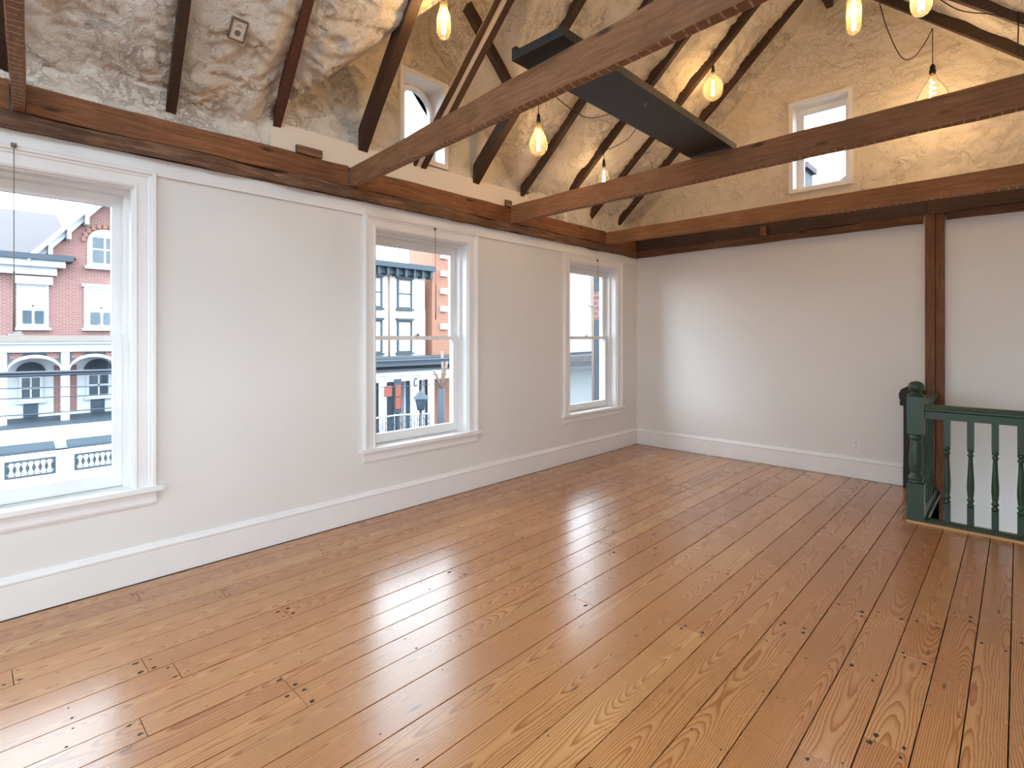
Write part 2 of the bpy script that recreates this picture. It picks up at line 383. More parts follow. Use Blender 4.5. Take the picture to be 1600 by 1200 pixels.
# outer roof, keeps the weather and daylight out
mb = MB()
for sgn in (0, 1):
    X = lambda x: x if not sgn else RX-x
    if sgn:
        rz = lambda x: 3.245+S*(RX-x)
        for xa, xb, ya, yb in ((2.38, SKY[0], NY-.3, BY+.3), (SKY[1], RX+.5, NY-.3, BY+.3), (SKY[0], SKY[1], NY-.3, SKY[2]), (SKY[0], SKY[1], SKY[3], BY+.3)):
            q = [(xa,ya,rz(xa)),(xb,ya,rz(xb)),(xb,yb,rz(xb)),(xa,yb,rz(xa))]; mb.hexa(q+[(a, b, c+.14) for a, b, c in q])
    else:
        for y0, y1 in ((NY-.3, 1.5), (4.15, BY+.3)):
            mb.hexa([(-.5,y0,2.86),(2.42,y0,5.57),(2.42,y1,5.57),(-.5,y1,2.86),(-.5,y0,3.0),(2.42,y0,5.7),(2.42,y1,5.7),(-.5,y1,3.0)])
        mb.hexa([(1.2,1.5,4.42),(2.42,1.5,5.57),(2.42,4.15,5.57),(1.2,4.15,4.42),(1.2,1.5,4.6),(2.42,1.5,5.7),(2.42,4.15,5.7),(1.2,4.15,4.6)])
mb.build('outer_roof', 'slate', ceiling)
for sg in (-1, 1):   # dormer roof, cut along the valleys where it meets the main slope
    up, xe = .13, lambda z: max(-.3, (z-3.085-.0)/S)
    pts = [(DY, 4.36), (DY+sg*1.31, 4.36-.98*1.31)]
    lo = [(-.4, pts[0][0], pts[0][1]+up), (xe(pts[0][1])+.12, pts[0][0], pts[0][1]+up), (xe(pts[1][1])+.12, pts[1][0], pts[1][1]+up), (-.4, pts[1][0], pts[1][1]+up)]
    MB().hexa(lo+[(p[0], p[1], p[2]+.1) for p in lo]).build('dormer_roof', 'slate', ceiling)

sky = empty('window_20', (3.6, -.7, 4.2), kind='structure')  # unseen skylight, added so more daylight reaches the foam and left wall
mb = MB(); sz = lambda x: 3.085+S*(RX-x)
for xa, xb, ya, yb in ((SKY[0]-.02, SKY[0]+.02, SKY[2], SKY[3]), (SKY[1]-.02, SKY[1]+.02, SKY[2], SKY[3]), (SKY[0]+.02, SKY[1]-.02, SKY[2]-.02, SKY[2]+.02), (SKY[0]+.02, SKY[1]-.02, SKY[3]-.02, SKY[3]+.02), (SKY[0]+.02, SKY[1]-.02, -.73, -.67)):
    q = [(xa,ya,sz(xa)-.03),(xb,ya,sz(xb)-.03),(xb,yb,sz(xb)-.03),(xa,yb,sz(xa)-.03)]; mb.hexa(q+[(a, b, c+.34) for a, b, c in q])
fr_s = mb.build('frame', 'trim', sky)
for ya, yb in ((SKY[2], -.73), (-.67, SKY[3])):
    q = [(SKY[0],ya,sz(SKY[0])+.25),(SKY[1],ya,sz(SKY[1])+.25),(SKY[1],yb,sz(SKY[1])+.25),(SKY[0],yb,sz(SKY[0])+.25)]; MB().hexa(q+[(a, b, c+.004) for a, b, c in q]).build('pane', 'glass', fr_s)

# gable foam on the back wall
def gz(x): return min(main_z(x), main_z(RX-x))+.08
mb = grid(rng(0, RX, .018), rng(2.86, 5.5, .018), lambda x, z: (x, BY-.03+lump((x*.8, 4, z*1.6), .022)-.55*wrinkle(z*.8, x), z), lambda x, z: z < gz(x) and not (GW[0]-.0 < x < GW[1]+.0 and GW[2]-.0 < z < GW[3]))
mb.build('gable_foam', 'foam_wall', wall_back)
# dormer gable wall around the arched window
AW = (2.65, 3.12, 3.10, 3.84)
mb = grid(rng(1.45, 4.2, .025), rng(3.04, 4.5, .025), lambda y, z: (.0+lump((2, y, z), .02), y, z), lambda y, z: z < dorm_z(y)+.08 and not (AW[0] < y < AW[1] and AW[2] < z < AW[3]))
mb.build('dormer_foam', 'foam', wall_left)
mb = MB(); holes_boxes(mb, Lf, 1.3, 4.35, 3.06, 4.5, .05, TH, [AW])
k = MB()
for i in range(0, len(mb.v), 8):
    ys = [p[1] for p in mb.v[i:i+8]]; zs = [p[2] for p in mb.v[i:i+8]]
    k.box(-TH, -.05, min(ys), max(ys), min(zs), max(zs))
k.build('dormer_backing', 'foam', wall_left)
mb = MB(); mb.box(-.02, .028, 1.52, 4.275, 2.86, 3.055); mb.build('kneewall_panel', 'panel', wall_left)
for y0, y1 in ((NY, 1.52), (4.275, BY)):   # foam rolling down behind the header boards
    def foot(y, q):
        top = ceil_z(.03, y)+.03; f = q
        return (.012+.03*f*f+lump((3, y, q*.3), .02)-.6*wrinkle(q*.25, y), y, 2.85+(top-2.85)*f)
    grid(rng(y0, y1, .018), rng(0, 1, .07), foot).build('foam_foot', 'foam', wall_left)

# frieze board above the windows and baseboards
mb = MB(); mb.box(0, .011, NY, BY, 2.512, WT); mb.box(0, .016, NY, BY, 2.506, 2.514); mb.build('trim_1', 'trim', kind='structure')
def baseboard(name, fn, s0, s1):
    mb = MB(); prof = [(0,0),(.022,0),(.022,.175),(.026,.182),(.026,.19),(.016,.2),(.012,.212),(.006,.218),(0,.218)]
    mb.prism(prof, fn, s0, s1); return mb.build(name, 'trim', kind='structure')
baseboard('baseboard_left', lambda d, z, s: (d, s, z+.004), NY, BY)
baseboard('baseboard_back', lambda d, z, s: (s, BY-d, z+.004), .026, 3.045)
baseboard('baseboard_right', lambda d, z, s: (RX-d, s, z+.004), NY, 5.38)
baseboard('baseboard_near', lambda d, z, s: (s, NY+d, z+.004), .026, RX-.026)

# ------------------------------------------------------------------ windows
def mitre(mb, fn, prof, s0, s1, z0, z1):
    """U-shaped casing: profile (outward offset, proud) around left, top, right of an opening"""
    n = len(prof); st = []
    for (s, z, ds, dz) in ((s0, z0, -1, 0), (s0, z1, -1, 1), (s1, z1, 1, 1), (s1, z0, 1, 0)):
        st += [fn(s+ds*o, -p, z+dz*o) for o, p in prof]
    fs = [(i*n+k, i*n+(k+1) % n, (i+1)*n+(k+1) % n, (i+1)*n+k) for i in range(3) for k in range(n)]
    mb.add(st, fs+[tuple(range(n))[::-1], tuple(range(3*n, 4*n))]); return mb
def fbox(mb, fn, s0, s1, d0, d1, z0, z1):
    return mb.hexa([fn(*q) for q in ((s0,d0,z0),(s1,d0,z0),(s1,d1,z0),(s0,d1,z0),(s0,d0,z1),(s1,d0,z1),(s1,d1,z1),(s0,d1,z1))])
CASE = [(0,0),(0,.018),(.012,.024),(.022,.018),(.07,.02),(.078,.027),(.088,.027),(.092,.038),(.108,.04),(.114,.034),(.114,0)]
def sash(fn, root, name, s0, s1, z0, z1, d0, d1, stile, top, bot):
    mb = MB(); fbox(mb, fn, s0, s0+stile, d0, d1, z0, z1); fbox(mb, fn, s1-stile, s1, d0, d1, z0, z1)
    fbox(mb, fn, s0+stile, s1-stile, d0, d1, z1-top, z1); fbox(mb, fn, s0+stile, s1-stile, d0, d1, z0, z0+bot)
    o = mb.build(name, 'trim', root)
    g = MB(); fbox(g, fn, s0+stile-.005, s1-stile+.005, (d0+d1)/2-.002, (d0+d1)/2+.002, z0+bot-.005, z1-top+.005); g.build('pane', 'glass', o)
    return o
def window(n, fn, c):
    s0, s1 = c-OW/2, c+OW/2
    root = empty('window_%d' % n, fn(c, 0, OZ0), kind='structure')
    mitre(MB(), fn, CASE, s0, s1, OZ0-.015, OZ1).build('casing', 'trim', root)
    mb = MB(); fbox(mb, fn, s0-.15, s1+.15, -.055, .1, .552, .58); mb.build('stool', 'trim', root)
    mb = MB(); mb.prism([(0,.465),(.012,.465),(.018,.48),(.018,.535),(.026,.552),(0,.552)], lambda p, z, s: fn(s, -p, z), s0-.115, s1+.115); mb.build('apron', 'trim', root)
    mb = MB()
    for a, b in ((s0, s0+.012), (s1-.012, s1)): fbox(mb, fn, a, b, 0, TH, OZ0, OZ1)
    fbox(mb, fn, s0+.012, s1-.012, 0, TH, OZ1-.012, OZ1); mb.build('jamb', 'trim', root)
    mb = MB()
    for a, b in ((s0+.012, s0+.034), (s1-.034, s1-.012)):
        fbox(mb, fn, a, b, .085, .115, OZ0, OZ1-.034); fbox(mb, fn, a, b, .205, .23, OZ0, OZ1-.034)
    fbox(mb, fn, s0+.012, s1-.012, .085, .159, OZ1-.034, OZ1-.012)
    for a, b in ((s0+.012, s0+.034), (s1-.034, s1-.012)): fbox(mb, fn, a, b, .115, .159, 1.515, OZ1-.034)
    mb.build('stop_bead', 'trim', root)
    mb = MB(); fbox(mb, fn, s0, s1, .1, TH+.06, .55, .582); mb.build('outer_sill', 'ext_white', root)
    lo = sash(fn, root, 'lower_sash', s0+.014, s1-.014, .584, 1.512, .118, .155, .068, .036, .078)
    up = sash(fn, root, 'upper_sash', s0+.014, s1-.014, 1.476, OZ1-.014, .160, .197, .068, .085, .036)
    mb = MB(); fbox(mb, fn, c-.03, c+.03, .12, .15, 1.512, 1.52); fbox(mb, fn, c-.008, c+.022, .115, .135, 1.52, 1.534); mb.build('sash_lock', 'steel', lo)
    return root
k = 0
for c in WIN_L[1:]: k += 1; window(k, Lf, c)
for c in WIN_L[:1]: k += 1; window(k, Lf, c)
for c in WIN_R: k += 1; window(k, Rf, c)
for c in WIN_N: k += 1; window(k, Nf, c)
# gable window
k += 1; gwin = empty('window_%d' % k, Bf((GW[0]+GW[1])/2, 0, GW[2]), kind='structure')
def frame(mb, fn, s0, s1, z0, z1, wd, d0, d1):
    fbox(mb, fn, s0, s0+wd, d0, d1, z0, z1); fbox(mb, fn, s1-wd, s1, d0, d1, z0, z1); fbox(mb, fn, s0+wd, s1-wd, d0, d1, z0, z0+wd); fbox(mb, fn, s0+wd, s1-wd, d0, d1, z1-wd, z1); return mb
frame(MB(), Bf, GW[0]-.03, GW[1]+.03, GW[2]-.03, GW[3]+.03, .042, -.075, -.02).build('casing', 'trim', gwin)
frame(MB(), Bf, GW[0], GW[1], GW[2], GW[3], .014, -.02, TH).build('jamb', 'trim', gwin)
sg = frame(MB(), Bf, GW[0]+.014, GW[1]-.014, GW[2]+.014, GW[3]-.014, .06, .12, .16).build('sash_frame', 'trim', gwin)
mb = MB(); fbox(mb, Bf, GW[0]+.07, GW[1]-.07, .138, .142, GW[2]+.07, GW[3]-.07); mb.build('pane', 'glass', sg)
k += 1; added_nwin = empty('window_%d' % k, Nf(2.4, 0, 3.0), kind='structure')  # unseen gable window behind the camera, added to light the upper slopes
frame(MB(), Nf, 1.35, 3.45, 2.95, 4.55, .06, -.03, 0).build('casing', 'trim', added_nwin)
mb = frame(MB(), Nf, 1.4, 3.4, 3.0, 4.5, .06, .1, .15); fbox(mb, Nf, 2.37, 2.43, .1, .15, 3.06, 4.44); sg = mb.build('sash_frame', 'trim', added_nwin)
for a_, b_ in ((1.46, 2.37), (2.43, 3.34)): mb = MB(); fbox(mb, Nf, a_, b_, .123, .127, 3.06, 4.44); mb.build('pane', 'glass', sg)
# arched dormer window
k += 1; awin = empty('window_%d' % k, Lf((AW[0]+AW[1])/2, 0, AW[2]), kind='structure')
frame(MB(), Lf, AW[0]-.03, AW[1]+.03, AW[2]-.03, AW[3]+.03, .042, -.03, .0).build('casing', 'trim', awin)
frame(MB(), Lf, AW[0], AW[1], AW[2], AW[3], .012, 0, TH).build('jamb', 'trim', awin)
ac, ar, spring = 2.885, .186, 3.60
def arch_ring(mb, fn, r0, r1, d0, d1, zb, n=18):
    inn = [(ac-r0, zb)]+[(ac-r0*math.cos(math.pi*i/n), spring+r0*math.sin(math.pi*i/n)) for i in range(n+1)]+[(ac+r0, zb)]
    out = [(ac-r1, zb)]+[(ac-r1*math.cos(math.pi*i/n), spring+r1*math.sin(math.pi*i/n)) for i in range(n+1)]+[(ac+r1, zb)]
    for i in range(len(inn)-1):
        a, b, c, d = inn[i], inn[i+1], out[i+1], out[i]
        mb.hexa([fn(a[0],d0,a[1]),fn(b[0],d0,b[1]),fn(b[0],d1,b[1]),fn(a[0],d1,a[1]),fn(d[0],d0,d[1]),fn(c[0],d0,c[1]),fn(c[0],d1,c[1]),fn(d[0],d1,d[1])])
    return mb
mb = arch_ring(MB(), Lf, ar, ar+.04, .15, .19, AW[2]+.02); fbox(mb, Lf, AW[0]+.012, AW[1]-.012, .15, .19, AW[2]+.012, AW[2]+.06)
s_ = mb.build('arched_sash', 'trim', awin)
mb = MB(); mb.prism([(ac-ar-.004, AW[2]+.05)]+[(ac-(ar+.004)*math.cos(math.pi*i/18), spring+(ar+.004)*math.sin(math.pi*i/18)) for i in range(19)]+[(ac+ar+.004, AW[2]+.05)], lambda s, z, d: Lf(s, d, z), .168, .172); mb.build('pane', 'glass', s_)
n = 12; 
for sg_ in (-1, 1):
    arc = [(ac+sg_*(ar+.045)*math.cos(math.pi/2*i/n), spring+(ar+.045)*math.sin(math.pi/2*i/n)) for i in range(n+1)]
    e = AW[1]-.012 if sg_ > 0 else AW[0]+.012
    poly = arc+[(ac, AW[3]-.012), (e, AW[3]-.012), (e, spring)]
    mb = MB(); mb.prism(poly, lambda s, z, d: Lf(s, d, z), .2, .215); mb.build('spandrel', 'ext_white', awin)

# ------------------------------------------------------------------ floor boards
sub = MB(); 
holes_boxes(sub, lambda s, d, z: (s, d, z), 0, RX, -.3, -.024, NY, BY, [])
sub = MB(); sub.box(0, 3.33, NY, BY, -.3, -.022); sub.box(3.33, RX, NY, 5.395, -.3, -.022)
floor = sub.build('floor', 'gap', kind='structure')
SEAM = [.024,.145,.30,.455,.605,.765,.935,1.08,1.235,1.39,1.53,1.66,1.81,1.985,2.185,2.39,2.59,2.77,2.96,3.13,3.305,3.465,3.61,3.735,3.86,4.0,4.15,4.3,4.46,4.62,4.775]
JOINT = {1:[.70],3:[1.05],4:[.149],6:[.574,1.215],10:[.97],11:[.97],13:[2.44],15:[3.374],16:[2.58],17:[4.9],18:[2.97,4.35],19:[3.375],20:[2.11,2.78,3.43],21:[2.35,3.075,3.51],23:[3.48]}
NAILS = MB()
def nail(x, y, r):
    a0 = random.random()*6
    NAILS.add([(x, y, .0007)]+[(x+r*random.uniform(.6,1.2)*math.cos(a0+i), y+1.3*r*random.uniform(.6,1.3)*math.sin(a0+i), .0005) for i in (0,.9,1.8,2.7,3.6,4.5,5.4)], [(0, i, i % 7+1) for i in range(1, 8)])
JL = [-3.0+i*.41 for i in range(24)]      # joist lines where the boards are nailed
for r in range(len(SEAM)-1):
    x0, x1 = SEAM[r]+.0022, SEAM[r+1]-.0022
    end = BY-.024 if x1 < 3.31 else 5.40
    js = sorted(JOINT.get(r, []))
    y = NY+.02; cuts = [y]
    if not js: js = [random.uniform(-1.5, 1.0)]
    lo = js[0]-random.uniform(2.4, 3.6)
    if lo > NY+.5: js.insert(0, lo)
    hi = js[-1]+random.uniform(2.0, 3.4)
    while hi < end-.6: js.append(hi); hi += random.uniform(2.0, 3.4)
    cuts += js+[end]
    for a, b in zip(cuts, cuts[1:]):
        a += .001; b -= .001; dz = random.uniform(-.0006, .0006); c = .0012
        mb = MB(); mb.add([(x0,a,-.02),(x1,a,-.02),(x1,b,-.02),(x0,b,-.02),(x0,a,dz-c),(x1,a,dz-c),(x1,b,dz-c),(x0,b,dz-c),(x0+c,a+c*.5,dz),(x1-c,a+c*.5,dz),(x1-c,b-c*.5,dz),(x0+c,b-c*.5,dz)],
                          [(0,1,5,4),(1,2,6,5),(2,3,7,6),(3,0,4,7),(4,5,9,8),(5,6,10,9),(6,7,11,10),(7,4,8,11),(8,9,10,11)])
        mb.build('floor_plank', 'floor', floor, origin=((x0+x1)/2, (a+b)/2, 0))
        for e in (a+.025, b-.025):
            for q in (.2, .8):
                if random.random() < .85: nail(x0+(x1-x0)*q+random.uniform(-.01,.01), e+random.uniform(-.01,.01), random.uniform(.005,.011))
    for yl in JL:
        if yl < end-.05 and random.random() < .6:
            for q in (.17, .83):
                if random.random() < .75: nail(x0+(x1-x0)*q+random.uniform(-.012,.012), yl+random.uniform(-.02,.02), random.uniform(.0025,.005))
NAILS.build('nail_marks', 'nail', floor, kind='stuff')
mb = MB(); mb.box(.0, .026, NY, BY, -.02, .003); mb.build('wall_gap', 'gap', floor)
# stairwell below the floor
mb = MB(); mb.box(3.2, 3.33, 5.395, BY, -2.7, -.022); mb.box(3.2, RX, 5.30, 5.395, -2.7, -.3); mb.box(3.33, RX, 5.395, BY, -2.75, -2.65)
mb.build('wall_stairwell', 'wall', kind='structure')
mb = MB(); mb.box(3.305, 3.345, 5.43, BY, -.03, .004); mb.box(3.34, RX, 5.383, 5.405, -.2, .002); mb.build('trim_2', 'green', kind='structure')
mb = MB(); mb.prism([(0,0),(.018,0),(.016,.010),(.008,.017),(0,.018)], lambda p, z, s: (s, 5.327-p, z+.001), 3.225, RX-.03); mb.build('trim_3', 'strip', kind='structure')

# ------------------------------------------------------------------ wall plates and posts
def tag(o, label, cat, group=None):
    o['label'] = label; o['category'] = cat
    if group: o['group'] = group
    return o
mb = rough_beam((.055, NY), (.055, BY-.0), .055, 2.612, 2.695, 2.612, 2.695, 120, .011, 1)
tag(mb.build('wall_plate', 'plate_rough'), 'rough-hewn mottled brown timber plate lying directly on top of the white window wall', 'timber')
segs = [(NY, .165, 0), (.232, 2.12, 0), (2.20, 3.99, .0), (4.05, 5.74, 0), (5.81, BY-.04, -.02)]
labs = ['brown header board above the left window, left of the ladder-marked joist', 'long brown header board with burn marks between the first two ceiling joists', 'brown header board above the middle window under the cream knee wall', 'short brown header board above the corner window', 'small dark header board filling the far corner over the plate']
for i, (a, b, dx) in enumerate(segs):
    tag(rough_beam((.04+dx, a), (.04+dx, b), .04, 2.702, 2.862, 2.702, 2.866, 26, .004, 3+i).build('header_board', 'plate'), labs[i], 'board', 'header boards over the window wall')
tag(MB().box(.012, .052, 1.70, 1.90, 2.866, 2.925).build('wood_block', 'plate_rough'), 'short dark wood block sitting on the header board before the cream panel', 'block')
tag(MB().box(.012, .055, 3.90, 3.985, 2.865, 2.93).build('wood_block', 'plate_rough'), 'dark notched wood block beside the end of the middle ceiling joist', 'block')
tag(rough_beam((.0, BY-.0), (3.2, BY-.0), -.06, 2.612, 2.69, 2.625, 2.70, 40, .005, 11).build('wall_plate', 'plate_back'), 'low brown plate along the top of the back white wall, left of the post', 'timber')
tag(rough_beam((.02, BY-.0), (3.24, BY-.0), -.045, 2.69, 2.87, 2.70, 2.88, 30, .004, 12).build('header_board', 'rafter'), 'dark board recessed above the back wall plate behind the far joist', 'board')
tag(rough_beam((3.245, BY), (RX, BY), -.085, 2.70, 2.88, 2.70, 2.88, 20, .004, 13).build('header_board', 'rafter'), 'dark grey-brown header board over the back wall right of the post', 'board')
tag(rough_beam((3.385, BY), (RX, BY), -.05, 2.635, 2.70, 2.62, 2.70, 20, .003, 14).build('wall_plate', 'plate_back'), 'thin brown strip under the dark header right of the post', 'timber')
tag(MB().box(1.70, 1.76, BY-.095, BY-.062, 2.69, 2.80).build('wood_block', 'plate'), 'small upright wood block on the back wall plate under the far joist', 'block')
post = empty('wall_post', (3.30, BY, -2.65)); tag(post, 'tall brown timber post on the back wall behind the stair newel', 'post')
rb = MB(); rb.box(3.225, 3.30, BY-.06, BY, -2.65, 2.70); rb.build('post_board', 'post', post)
rb = MB(); rb.box(3.304, 3.372, BY-.045, BY, -2.65, 2.70); rb.build('post_board', 'post', post)

# ------------------------------------------------------------------ ceiling joists (tie beams)
def tie(y0, slope, h0, h1, label, seed, zt=0):
    o = rough_beam((.03, y0), (RX, y0+slope*RX), .055, 2.70, 2.70+h0, 2.70+zt, 2.70+h1+zt, 60, .003, seed).build('ceiling_joist', 'joist')
    return tag(o, label, 'beam', 'ceiling joists across the room')
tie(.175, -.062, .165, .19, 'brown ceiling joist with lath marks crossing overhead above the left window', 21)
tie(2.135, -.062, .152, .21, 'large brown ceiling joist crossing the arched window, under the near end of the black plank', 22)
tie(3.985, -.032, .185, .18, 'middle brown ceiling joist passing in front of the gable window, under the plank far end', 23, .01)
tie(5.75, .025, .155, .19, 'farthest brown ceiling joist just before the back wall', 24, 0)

# ------------------------------------------------------------------ rafters
zu = lambda x: 2.99+S*x
def rafter(y, dy, x0, mat, label, w=.055, seed=0, right=False):
    if right: mb = slope_beam(RX-.02, 2.433, y-w/2, y-w/2+dy, w, lambda x: zu(RX-x), .17, 20, seed)
    else: mb = slope_beam(x0, 2.366, y-w/2, y-w/2+dy*2.4, w, lambda x: zu(x)+zoff(y), .17, 24, seed)
    return tag(mb.build('rafter', mat), label, 'rafter', 'dark roof rafters')
rafter(.15, -.09, .0, 'rafter', 'dark rafter at the far left, mostly behind the ladder-marked joist', seed=31)
rafter(.91, -.09, .0, 'rafter', 'dark rafter above the left window, just left of the framed tag', seed=32)
rafter(1.565, -.09, .03, 'rafter_red', 'reddish brown rafter landing on the left end of the cream knee wall panel', seed=33)
rafter(2.255, -.10, .03, 'rafter', 'thick near-black rafter just left of the arched window', .08, seed=34)
rafter(3.50, -.02, .03, 'rafter', 'dark rafter right of the arched window, landing on the cream panel', .075, seed=36)
rafter(4.17, -.0, .03, 'rafter', 'dark rafter behind the teardrop bulb at the right end of the cream panel', seed=37)
rafter(4.86, .03, .0, 'rafter', 'dark rafter carrying the smallest bulb', seed=38)
rafter(5.48, .03, .0, 'rafter', 'dark rafter carrying the oval bulb, second from the back gable', seed=39)
rafter(6.10, .02, .0, 'rafter', 'last dark rafter against the back gable wall on the left slope', seed=40)
rafter(6.10, .0, 0, 'rafter', 'dark rafter on the right slope nearest the gable wall, carrying the spiral bulb', .06, 41, True)
rafter(5.46, .0, 0, 'rafter', 'dark rafter in the upper right corner, second from the gable', .06, 42, True)
# twin rafter crossing the dormer
tw = empty('twin_rafter', (.03, 2.8, 3.02)); tag(tw, 'doubled dark rafter with a pale strip between, crossing in front of the arched window', 'rafter', 'dark roof rafters')
slope_beam(.03, 2.366, 2.755, 2.745, .03, zu, .05, 20, 51).build('rafter_board', 'rafter', tw)
slope_beam(.03, 2.366, 2.785, 2.775, .05, lambda x: zu(x)+.012, .1, 20, 52, .001).build('pale_strip', 'panel', tw)
slope_beam(.03, 2.366, 2.835, 2.825, .055, zu, .12, 20, 53).build('rafter_board', 'rafter', tw)
# jack rafter under the far dormer slope
mb = MB(); ra = [(.57, 2.86, 4.20), (.63, 2.86, 4.20), (.63, 3.46, 3.63), (.57, 3.46, 3.63)]
mb.hexa([ra[0], ra[1], ra[2], ra[3]]+[(p[0], p[1]+.05, p[2]+.09) for p in ra]); tag(mb.build('jack_rafter', 'rafter'), 'short black rafter of the dormer crossing behind the doubled rafter', 'rafter')
mb = MB(); mb.box(2.37, 2.43, NY, BY, 5.10, 5.3); tag(mb.build('ridge_board', 'rafter'), 'dark ridge board where the two roof slopes meet', 'board')

# ------------------------------------------------------------------ black plank on the joists
pk = empty('black_plank', (2.21, 3.0, 2.90)); tag(pk, 'wide charcoal-black plank laid across two ceiling joists', 'plank')
mb = MB(); mb.box(2.06, 2.36, 1.93, 4.02, 2.905, 2.95); mb.build('board', 'black', pk)
mb = MB(); mb.box(2.03, 2.06, 1.93, 4.02, 2.905, 2.97); mb.build('edge_lip', 'black', pk)
mb = MB(); mb.tube([(2.30,2.78,2.906),(2.30,2.78,2.89),(2.312,2.78,2.878),(2.30,2.78,2.864),(2.288,2.78,2.874)], .003, 6); mb.build('hook', 'steel', pk)

# ------------------------------------------------------------------ pendant bulbs
def bulb(x, y, zb, prof, cord_top, glassm, fil, label, watts, spiral=False, cap=.016):
    L = prof[-1][1]; root = empty('pendant_bulb', (x, y, zb)); tag(root, label, 'light bulb', 'amber filament bulbs hung from the rafters')
    # smooth the profile
    pr = []
    for i in range(len(prof)-1):
        for q in range(4):
            f = q/4; p0 = prof[max(i-1,0)]; p1 = prof[i]; p2 = prof[i+1]; p3 = prof[min(i+2,len(prof)-1)]
            cr = lambda a,b,c,d: .5*((2*b)+(-a+c)*f+(2*a-5*b+4*c-d)*f*f+(-a+3*b-3*c+d)*f**3)
            pr.append((max(.0005, cr(p0[0],p1[0],p2[0],p3[0])), cr(p0[1],p1[1],p2[1],p3[1])))
    pr.append(prof[-1])
    MB().lathe(pr, x, y, 24, zb).build('glass_envelope', glassm, root)
    f0, f1, fr = fil; mb = MB()
    if spiral:
        mb.tube([(x+fr*math.cos(i*.7)*(.6+.4*math.sin(math.pi*i/60)), y+fr*math.sin(i*.7)*(.6+.4*math.sin(math.pi*i/60)), zb+f0+(f1-f0)*i/60) for i in range(61)], .005, 6)
    else:
        for k in range(4):
            a = k*math.pi/2+.4
            mb.tube([(x+fr*.55*math.cos(a), y+fr*.55*math.sin(a), zb+f1), (x+fr*math.cos(a), y+fr*math.sin(a), zb+f0)], .0035, 6)
    mb.build('filament', 'filament', root)
    mb = MB(); mb.lathe([(.0,L-.004),(cap,L-.004),(cap*1.15,L+.02),(cap*1.15,L+.035),(cap*.85,L+.04),(cap*1.0,L+.06),(cap*.55,L+.085),(.004,L+.09)], x, y, 12, zb); mb.build('socket', 'blackplastic', root)
    MB().tube([(x, y, zb+L+.08), (x, y, cord_top)], .0035, 6).build('cord', 'blackplastic', root)
    l = bpy.data.lights.new('bulb_light', 'POINT'); l.energy = watts; l.color = (1, .72, .44); l.shadow_soft_size = fr*1.3
    o = bpy.data.objects.new('bulb_light', l); COL.objects.link(o); o.parent = root; o.location = (0, 0, (f0+f1)/2)
BW = 4.0
bulb(1.02, 2.30, 3.56, [(.004,0),(.032,.012),(.047,.05),(.050,.10),(.044,.16),(.030,.21),(.026,.25),(.024,.28)], 4.6, 'amber', (.04,.22,.014), 'tall bottle-shaped bulb hanging beside the arched window', BW)
bulb(.845, 3.50, 3.10, [(.012,0),(.05,.012),(.078,.06),(.082,.10),(.064,.16),(.036,.22),(.028,.26),(.026,.28)], 3.77, 'amber', (.04,.22,.012), 'teardrop bulb hanging just behind the large front joist', BW)
bulb(.61, 4.86, 3.165, [(.004,0),(.035,.012),(.062,.045),(.066,.08),(.05,.125),(.028,.165),(.022,.20)], 3.55, 'clear', (.03,.16,.012), 'smallest clear bulb hanging low behind the middle joist', BW*.6)
bulb(1.56, 5.48, 4.0, [(.006,0),(.05,.012),(.09,.06),(.102,.12),(.092,.18),(.058,.235),(.036,.265),(.03,.29)], 4.44, 'amber', (.05,.21,.013), 'oval bulb hanging right of the black plank', BW)
bulb(3.02, 4.50, 3.71, [(.004,0),(.03,.01),(.044,.04),(.048,.10),(.048,.20),(.042,.26),(.026,.30),(.024,.32)], 4.55, 'amber', (.03,.26,.012), 'slim tubular bulb at the top edge above the gable window', BW)
bulb(3.475, 3.90, 3.39, [(.006,0),(.036,.012),(.052,.05),(.055,.10),(.048,.16),(.03,.22),(.026,.27)], 4.1, 'amber', (.03,.2,.014), 'rounded tubular bulb cut off by the top edge, at upper right', BW)
bulb(3.33, 6.02, 3.44, [(.006,0),(.07,.02),(.12,.08),(.132,.15),(.118,.22),(.078,.30),(.042,.36),(.028,.40),(.024,.42)], 4.27, 'clear', (.06,.37,.022), 'big clear globe bulb with a spiral filament partly behind the middle joist', BW*1.2, True, .022)
def wire(pts, label, r=.004):
    sm = []
    P = [Vector(p) for p in pts]
    for i in range(len(P)-1):
        for q in range(6):
            f = q/6; a, b, c, d = P[max(i-1,0)], P[i], P[i+1], P[min(i+2,len(P)-1)]
            sm.append(.5*((2*b)+(-a+c)*f+(2*a-5*b+4*c-d)*f*f+(-a+3*b-3*c+d)*f**3))
    sm.append(P[-1]); tag(MB().tube(sm, r, 6).build('swag_wire', 'blackplastic'), label, 'wire')
wire([(.845,3.50,3.77),(.9,3.85,3.62),(1.0,4.2,3.60),(1.25,4.86,4.02)], 'black wire sagging from the teardrop bulb towards the plank')
wire([(.61,4.86,3.55),(.75,4.87,3.56),(.95,4.88,3.64),(1.2,4.87,3.95)], 'black wire rising from the smallest bulb up under the plank')
wire([(2.93,6.06,4.69),(2.99,6.03,4.42),(3.10,6.02,4.10),(3.19,6.02,4.06),(3.27,6.02,4.15),(3.33,6.02,4.27)], 'black wire hanging in a deep loop beside the spiral bulb')
wire([(3.36,5.2,4.22),(3.55,5.3,4.02),(3.75,5.42,3.95),(3.86,5.44,3.86)], 'black wire draped along the rafters in the upper right corner')
wire([(3.88,5.43,3.93),(3.885,5.43,3.80),(3.88,5.43,3.62)], 'short black wire end hanging straight from the corner rafter')

